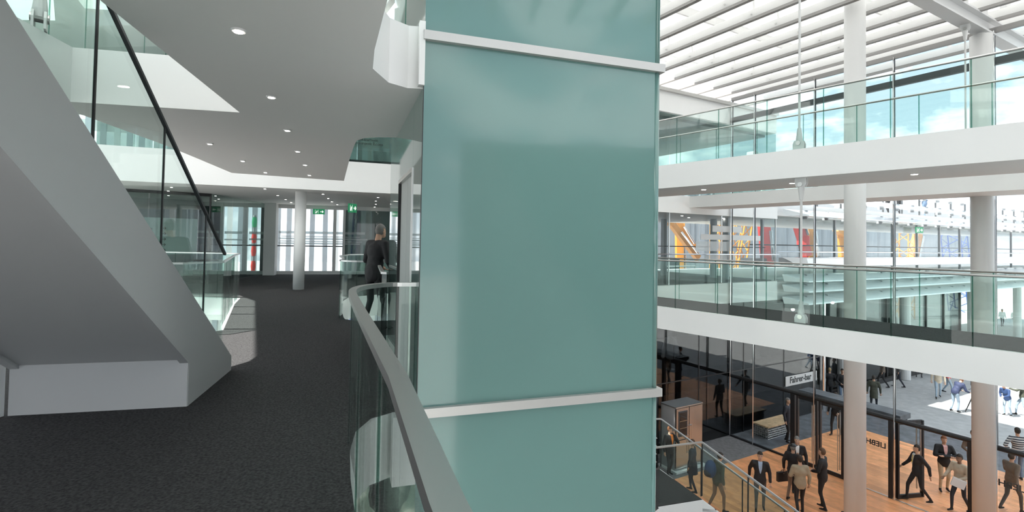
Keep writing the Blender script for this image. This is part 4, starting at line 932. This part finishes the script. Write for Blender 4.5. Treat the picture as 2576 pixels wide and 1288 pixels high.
    m = MB(); m.ell(sh(hd+Vector((0, .098, -.065))), (.024*r, .008*r, .006*r), 8, 6); m.build('mouth', 'red_lip', o, True, True)
    o['_h'] = h; return o
mat('red_lip', (.35, .12, .10), .6)
def near(o, lx, ly, lz):         # a point in a person's own frame -> world
    c, s_ = math.cos(o.rotation_euler.z), math.sin(o.rotation_euler.z); return o.location+Vector((c*lx-s_*ly, s_*lx+c*ly, lz))
# man at the railing on the gallery
person('man in dark suit with grey hair, seen from behind at the gallery railing', -2.31, 8.62, 0, (.55, .83), 1.80, 'suit_black', 'suit_black', hair='hair_grey', arms=('front', 'front'), stride=.05, lean=.12, shirt=None, fine=.016, nod=.5, group='people on the gallery')
g = ZG
person('woman in black suit with orange scarf telephoning beside the steel refrigerator', 5.58, 17.86, g+.02, (.45, -.9), 1.70, hair='hair_red', arms=('phone', 'down'), shirt='scarf', long_hair=True)
person('short-haired person in dark navy coat walking past the landing', 5.98, 16.75, g+.02, (-.3, .2), 1.68, 'suit_navy', 'suit_navy', hair='hair_brown', stride=.10, coat_len=.62)
bk = person('man in olive jacket with blue backpack below the stair railing', 6.30, 15.55, g+.02, (.9, .15), 1.76, 'olive', 'trouser_brown', arms=('swingf', 'down'), stride=.18, lean=.12)
person('man in open dark suit walking towards the stair railing', 7.62, 15.62, g+.02, (-.35, -.9), 1.78, 'suit_black', 'suit_grey', arms=('down', 'swingb'), shirt='shirt_blue', stride=.1)
person('bearded man in dark suit and white shirt facing the capped man', 9.42, 16.85, g+.02, (-.35, -.92), 1.80, hair='hair_grey', arms=('down', 'front'), shirt='shirt_white')
cp = person('man in black cap and brown trousers pointing, with a briefcase', 8.98, 16.28, g+.02, (.75, .5), 1.77, 'suit_black', 'trouser_brown', hair='hair_grey', arms=('carry', 'chin'), hat='black')
person('man in tan jacket seen from behind in the group', 8.72, 15.42, g+.02, (.1, .99), 1.76, 'tan', 'suit_black', arms=('front', 'down'), stride=.1)
person('tall man in black suit standing right of the group, seen from behind', 9.62, 15.80, g+.02, (-.65, .75), 1.84, arms=('front', 'front'), hair='hair_brown')
person('man in dark blue jacket standing by the gabion bench', 11.38, 21.05, g+.02, (.6, -.75), 1.80, 'suit_navy', 'suit_black', hair='hair_grey', arms=('front', 'down'))
person('man in black suit half hidden behind the near column outside', 13.9, 21.9, g+.02, (-.7, -.5), 1.82, arms=('swingf', 'down'), stride=.15)
person('man in black suit striding through the open door with yellow tie', 12.96, 16.35, g+.02, (-.9, .15), 1.78, shirt='shirt_white', tie='vest_yellow', arms=('swingb', 'swingf'), stride=.27)
person('man with crossed arms in dark blazer, pink shirt and khaki trousers', 14.40, 17.06, g+.02, (-.35, -.93), 1.82, 'suit_black', 'khaki', hair='hair_red', arms=('cross', 'cross'), shirt='shirt_pink', stride=.04)
person('man in beige vest and white sleeves carrying papers', 13.80, 15.78, g+.02, (-.85, -.2), 1.74, 'beige', 'suit_navy', skin='skin_dark', arms=('front', 'swingf'), stride=.2)
person('man in brown jacket walking away right of the right-hand column', 15.45, 15.85, g+.02, (.85, .1), 1.78, 'brown', 'suit_grey', stride=.22, arms=('swingf', 'swingb'))
person('man in striped polo shirt and jeans with hand on hip outside', 17.72, 17.95, g+.02, (.3, .95), 1.82, 'stripes', 'denim', hair='hair_dark', arms=('hip', 'down'), coat=True, coat_len=.86)
person('person in dark jacket peering round the right-hand column outside', 15.95, 17.7, g+.02, (-.5, -.8), 1.80, 'brown', 'suit_grey', arms=('front', 'front'))
person('fair-haired woman in black coat carrying white papers outside', 16.55, 26.60, g+.02, (.3, .95), 1.74, 'suit_black', 'suit_black', hair='hair_blond', long_hair=True, arms=('down', 'front'), stride=.15)
person('man in black jacket and jeans with sunglasses beside the woman with papers', 17.05, 26.35, g+.02, (-.3, -.95), 1.76, 'suit_black', 'denim', arms=('down', 'front'), stride=.12)
person('person in long dark brown coat walking outside the glass front', 17.85, 25.2, g+.02, (.6, .8), 1.74, 'olive', 'suit_navy', stride=.1, coat_len=.66)
person('man in brown coat walking left of a man in grey on the plaza', 21.4, 29.5, g, (-.8, .4), 1.78, 'brown', 'suit_black', stride=.22)
person('man in grey jacket walking behind the brown coat on the plaza', 22.4, 29.6, g, (-.8, .4), 1.78, 'suit_grey', 'suit_navy', stride=.2)
person('woman in navy skirt near the fascia on the plaza', 18.95, 28.4, g, (-.2, -.9), 1.68, 'suit_navy', 'skin', hair='hair_red', stride=.06)
cmn = person('cameraman in navy polo and light jeans bending over the tripod', 21.95, 25.35, g, (.8, .1), 1.80, 'polo_navy', 'jean_light', hair='hair_red', arms=('reach', 'reach'), lean=.55, coat=True, sleeve=False, coat_len=.9, stride=.06)
person('person in red shirt and blue jeans on the sunlit plaza', 24.3, 28.5, g, (.6, -.7), 1.75, 'shirt_red', 'jean_light', hair='hair_blond', stride=.2, coat_len=.86)
person('blurred walker in beige behind the red shirt', 23.0, 27.6, g, (-.5, -.8), 1.78, 'beige', 'jean_light', stride=.24)
person('person in black behind the camera tripod', 24.0, 26.3, g, (-.8, -.2), 1.80, 'suit_black', 'jean_light', arms=('front', 'front'))
person('bending person in blue at the right end of the plaza', 24.1, 24.9, g, (-.9, -.2), 1.60, 'blue_bag', 'jean_light', lean=.35, arms=('reach', 'front'))
person('man in dark shirt and pale jeans walking at the right edge of the plaza', 24.75, 24.8, g, (-.5, .5), 1.82, 'olive', 'jean_light', stride=.26, arms=('reach', 'down'))
for k, (dx, dy, lab) in enumerate(((0, 0, 'leftmost'), (1.0, -.3, 'second'), (1.9, .4, 'third'), (3.4, .6, 'rightmost'))):
    person(f'white-shirted person in the far distant group on the bright plaza, {lab}', 51.2+dx, 53.4+dy, g, (-.3, -.9), 1.8, 'shirt_white', 'suit_navy', stride=.1, fine=.035, group='far group on the plaza')
person('dark silhouette standing behind the wing window beside the near column', *uv(15.8, 32.6, -.15), (.6, .4), 1.75, 'suit_grey', 'suit_grey', fine=.03, arms=('front', 'front'), group='people in the wing')
person('dark silhouette in the wing window right of the right-hand column', *uv(15.8, 50.5, -.15), (.6, .4), 1.75, 'suit_grey', 'suit_grey', fine=.03, group='people in the wing')
for k, (vv_, lab, tp) in enumerate(((35.2, 'left one in black', 'suit_black'), (36.6, 'middle one in black', 'suit_black'), (40.0, 'right one in blue', 'denim'))):
    person(f'visitor on the upper terrace of the wing, {lab}', *uv(15.4, vv_, 3.5), (-.3, .9), 1.75, tp, tp, fine=.03, arms=('front', 'front'), group='people on the terrace')
person('visitor in pink-grey top on the upper terrace at the right edge', *uv(15.4, 50.6, 3.5), (-.3, .9), 1.8, 'beige', 'denim', fine=.03, group='people on the terrace')
for k, vv_ in enumerate((37.5, 39.2, 40.3)):
    person(f'dark figure in the ground-floor glass of the wing, {ordn[k]} from the left', *uv(14.9, vv_+.4, g), (.4, .3), 1.78, 'suit_grey', 'suit_grey', fine=.03, group='people under the wing')
# things people carry
q = near(cp, -.34, .03, .46); o = thing('briefcase', q, 'black briefcase in the hand of the capped man', 'briefcase')
d = Vector((math.cos(cp.rotation_euler.z+1.2), math.sin(cp.rotation_euler.z+1.2), 0))
m = MB(); m.bar(q-d*.2+Vector((0, 0, .15)), q+d*.2+Vector((0, 0, .15)), .09, .29); m.build('case', 'black', o)
m = MB(); m.tube([q-d*.07+Vector((0, 0, .29)), q-d*.05+Vector((0, 0, .35)), q+d*.05+Vector((0, 0, .35)), q+d*.07+Vector((0, 0, .29))], .011, 6); m.build('handle', 'black', o)
m = MB(); m.bar(q-d*.03+Vector((0, 0, .26)), q+d*.03+Vector((0, 0, .26)), .10, .03); m.build('clasp', 'chrome', o)
q = near(bk, 0, -.22, 1.05); o = thing('backpack', q, 'dark blue backpack on the olive jacket', 'backpack')
m = MB(); m.ell(q+Vector((0, 0, .22)), (.17, .17, .26), 14, 10); m.build('bag', 'blue_bag', o, True)
m = MB(); m.ell(q+Vector((-.06, -.02, .12)), (.15, .13, .13), 12, 8); m.build('pocket', 'suit_navy', o, True)
for (px, py, pz, lab, cx) in ((16.62, 26.95, 1.02, 'white sheaf of papers held by the fair-haired woman', .2), (13.55, 15.60, 1.02, 'rolled white papers carried by the man in beige vest', .1)):
    o = thing('papers', (px, py, g+pz), lab, 'papers')
    m = MB(); m.bar((px-.15, py, g+pz), (px+.17, py-.1, g+pz-.12), .02, .24); m.build('sheet', 'paper', o); m = MB(); m.bar((px-.13, py+.02, g+pz+.03), (px+.19, py-.08, g+pz-.10), .02, .22); m.build('sheet', 'shirt_white', o)
o = thing('shoulder_bag', (9.75, 15.0, g), 'black bag lying on the boards at the picture edge', 'bag')
m = MB(); m.ell((9.75, 15.0, g+.14), (.22, .14, .15), 14, 10); m.build('bag', 'black', o, True); m = MB(); m.tube([(9.6, 15.0, g+.2), (9.7, 15.0, g+.36), (9.85, 15.0, g+.34), (9.92, 15.0, g+.18)], .015, 6); m.build('strap', 'black', o)
# video camera on tripod
q = Vector((22.75, 25.05, g)); o = thing('camera_tripod', q, 'black camera tripod with spread legs on the sunny paving', 'tripod')
for k in range(3):
    t = k*2.094+.4; m = MB(); m.tube([q+Vector((0, 0, 1.25)), q+Vector((math.cos(t)*.42, math.sin(t)*.42, .02))], .03, 8, .02); m.build('leg', 'black', o)
m = MB(); m.lathe(q+Vector((0, 0, 1.2)), [(.09, 0), (.07, .08), (.05, .14)], 12); m.build('head', 'black', o)
m = MB(); m.tube([q+Vector((-.3, .1, 1.15)), q+Vector((0, 0, 1.30))], .012, 6); m.build('pan_bar', 'black', o)
o = thing('video_camera', q+Vector((0, 0, 1.35)), 'black professional video camera on the tripod', 'camera')
m = MB(); m.bar(q+Vector((-.22, .02, 1.46)), q+Vector((.22, -.02, 1.46)), .14, .2); m.build('body', 'black', o)
m = MB(); m.tube([q+Vector((.22, -.02, 1.47)), q+Vector((.48, -.05, 1.47))], .06, 12, .075); m.build('lens', 'machine_dark', o)
m = MB(); m.bar(q+Vector((-.15, .02, 1.62)), q+Vector((.12, -.01, 1.62)), .03, .03); m.build('handle', 'machine_dark', o)
m = MB(); m.tube([q+Vector((-.05, -.08, 1.58)), q+Vector((-.12, -.26, 1.58))], .035, 8); m.build('viewfinder', 'black', o)
# ------------------------------------------------------------------ refrigerator, rack, bench, sign
fo = uv(12.74, 14.15, g); fr_ = thing('refrigerator', uv(13.1, 14.85, g), 'large stainless steel double-door refrigerator with a glass window', 'refrigerator')
m = MB(); m.ubox(12.80, 13.45, 14.15, 15.51, g+.06, g+2.22); m.build('body', 'machine_grey', fr_)
m = MB(); m.ubox(12.74, 13.47, 14.13, 15.53, g+2.22, g+2.26); m.build('top_panel', 'steel', fr_)
dd = MB(); dd.ubox(12.74, 12.80, 14.82, 15.50, g+.10, g+2.20); dd.build('door', 'fridge_steel', fr_)
dd = MB(); dd.ubox(12.74, 12.80, 14.16, 14.79, g+.10, g+1.08); dd.build('door', 'fridge_steel', fr_)
dw = MB(); dw.ubox(12.74, 12.80, 14.16, 14.79, g+1.11, g+2.20); dw = dw.build('door', 'fridge_steel', fr_)
m = MB(); m.ubox(12.725, 12.745, 14.27, 14.70, g+1.22, g+2.10); m.build('window_frame', 'machine_dark', dw); m = MB(); m.ubox(12.72, 12.73, 14.31, 14.66, g+1.27, g+2.05); m.build('window_pane', 'dark_glass', dw)
for z in (1.5, 1.75):
    m = MB(); m.ubox(12.716, 12.722, 14.31, 14.66, g+z, g+z+.012); m.build('shelf', 'bench_wood', dw)
for vv_, z0, z1 in ((14.76, .55, 1.0), (14.76, 1.15, 1.6), (14.88, .6, 1.6)):
    m = MB(); m.tube([uv(12.68, vv_, g+z0), uv(12.68, vv_, g+z1)], .015, 8); m.bar(uv(12.68, vv_, g+z0+.05), uv(12.75, vv_, g+z0+.05), .02, .02); m.bar(uv(12.68, vv_, g+z1-.05), uv(12.75, vv_, g+z1-.05), .02, .02); m.build('handle', 'chrome', fr_)
m = MB(); m.ubox(12.62, 13.5, 14.05, 15.60, g+.001, g+.06); m.build('plinth', 'paper', fr_)
o = thing('display_cabinet', uv(13.5, 12.9, g), 'plain black display cabinet behind the refrigerator', 'cabinet')
m = MB(); m.ubox(13.35, 14.1, 12.0, 13.9, g, g+2.6); m.build('body', 'black', o); m = MB(); m.ubox(13.32, 14.1, 11.97, 13.93, g+2.6, g+2.66); m.build('top_panel', 'machine_dark', o)
rk = thing('leaflet_rack', uv(13.0, 12.95, g), 'chrome leaflet rack with white brochures beside the telephoning woman', 'rack')
m = MB()
for dv in (-.25, .25): m.tube([uv(12.9, 12.95+dv, g), uv(13.1, 12.95+dv, g+1.5)], .015, 6)
m.tube([uv(12.7, 12.7, g+.02), uv(13.2, 12.7, g+.02)], .015, 6); m.tube([uv(12.7, 13.2, g+.02), uv(13.2, 13.2, g+.02)], .015, 6); m.build('frame', 'chrome', rk)
for k in range(4):
    m = MB(); z = .55+.27*k; A = [uv(12.72, 12.68, g+z), uv(12.72, 13.22, g+z), uv(13.02, 13.22, g+z+.14), uv(13.02, 12.68, g+z+.14)]; quad3('tray', A, .015, 'chrome', rk)
    for j in range(2):
        a = 12.70+.26*j; quad3('brochure', [uv(12.72, a, g+z+.02), uv(12.72, a+.22, g+z+.02), uv(12.99, a+.22, g+z+.16), uv(12.99, a, g+z+.16)], .02, 'paper', rk)
gb = thing('gabion_bench', uv(13.43, 20.97, g), 'wire cage bench filled with stones under a wooden seat', 'bench')
m = MB(); rnd = random.Random(3)
for i in range(20):
    for k in range(4):
        for (uu, s_) in ((13.16, 0), (13.70, 0)): m.add(*ico(uv(uu+rnd.uniform(-.02, .02), 19.99+i*.1+rnd.uniform(-.02, .02), g+.07+k*.11), (.055*rnd.uniform(.8, 1.1), .05, .055*rnd.uniform(.8, 1.1)), 1))
for i in range(6):
    for k in range(4):
        for vv_ in (19.99, 21.94): m.add(*ico(uv(13.2+i*.09, vv_+rnd.uniform(-.02, .02), g+.07+k*.11), (.055, .055, .055), 1))
m.ubox(13.18, 13.68, 20.02, 21.92, g+.02, g+.44); x = m.build('stones', 'stone', gb); x['kind'] = 'stuff'
m = MB()
for i in range(21): m.tube([uv(13.09, 19.94+i*.1, g), uv(13.09, 19.94+i*.1, g+.47)], .006, 4)
for k in range(6): m.tube([uv(13.09, 19.93, g+.01+k*.09), uv(13.09, 21.99, g+.01+k*.09)], .006, 4); m.tube([uv(13.09, 19.93, g+.01+k*.09), uv(13.77, 19.93, g+.01+k*.09)], .006, 4)
for i in range(8): m.tube([uv(13.09+i*.095, 19.93, g), uv(13.09+i*.095, 19.93, g+.47)], .006, 4)
m.build('wire_cage', 'steel', gb)
for k in range(4): m = MB(); m.ubox(13.07+k*.18, 13.245+k*.18, 19.92, 22.0, g+.47, g+.52); m.build('seat_plank', 'bench_wood', gb)
sn = thing('bar_sign', uv(WU-.05, 24.0, -4.95), 'light grey sign strip lettered Fahrer-bar on the dark glass', 'sign')
m = MB(); m.ubox(WU-.05, WU-.02, 22.80, 25.30, -4.95, -4.50); m.build('board', 'sign_grey', sn)
text('lettering', 'Fahrer-bar', .40, uv(WU-.056, 23.1, -4.83), V, (0, 0, 1), 'ink', sn, bold=.008)
# jacket displayed behind the dark glass
jk = thing('display_jacket', uv(14.6, 15.75, -3.5), 'white quilted jacket on a stand behind the dark glass', 'jacket')
c0 = uv(14.6, 15.85, -3.5)
pj = [('e', c0+Vector((0, 0, .95)), (.26, .16, .40)), ('e', c0+Vector((0, 0, .62)), (.26, .17, .25)), ('c', c0+Vector((-.2, -.1, 1.2)), c0+Vector((-.36, -.2, .55)), .10, .08), ('c', c0+Vector((.2, .1, 1.2)), c0+Vector((.36, .2, .55)), .10, .08)]
vj, fj = fuse(pj, .03); mesh('jacket', vj, fj, 'shirt_white', jk, True)
m = MB(); m.tube([c0, c0+Vector((0, 0, 1.5))], .02, 8); m.lathe(c0, [(.2, 0), (.2, .02)], 16); m.build('stand', 'steel', jk)
m = MB(); m.bar(c0+Vector((.08, -.16, .45)), c0+Vector((.08, -.16, .95)), .05, .012); m.build('zip', 'black', jk)
# polar bear figure on the lower floor
bc = Vector((-1.93, 6.5, ZM)); br = thing('bear_figure', bc, 'white standing polar bear figure on the lower floor, seen through the near glass railing', 'figure')
def bl(x, y, z): return bc+Vector((x, y, z))
pb = [('e', bl(0, .05, .75), (.36, .36, .45)), ('e', bl(0, .0, 1.25), (.33, .31, .42)), ('c', bl(0, -.02, 1.5), bl(.02, -.1, 1.75), .22, .19), ('e', bl(.03, -.16, 1.86), (.21, .23, .20)), ('c', bl(-.03, -.32, 1.80), bl(-.08, -.50, 1.74), .125, .085)]
for s_ in (-1, 1):
    pb += [('c', bl(.18*s_, 0, .6), bl(.20*s_, -.04, .10), .19, .14), ('e', bl(.21*s_, -.14, .08), (.14, .22, .09)), ('c', bl(.22*s_, -.05, 1.42), bl(.27*s_, -.24, 1.0), .13, .11), ('c', bl(.27*s_, -.24, 1.0), bl(.22*s_, -.42, .92), .11, .10), ('e', bl(.03+.17*s_, -.06, 2.03), (.075, .04, .085))]
vb, fb = fuse(pb, .026, 5); mesh('body', vb, fb, 'bear_fur', br, True)
m = MB(); m.ell(bl(-.10, -.585, 1.765), (.05, .04, .035), 10, 6); m.build('nose', 'black', br, True)
for s_ in (-1, 1):
    m = MB(); m.ell(bl(-.01+.09*s_, -.345, 1.92), (.02, .02, .02), 8, 6); m.build('eye', 'black', br, True)
    m = MB(); m.ell(bl(.03+.17*s_, -.095, 2.03), (.04, .015, .05), 10, 6); m.build('inner_ear', 'machine_grey', br, True)
bpy.data.scenes.remove(BENCH)
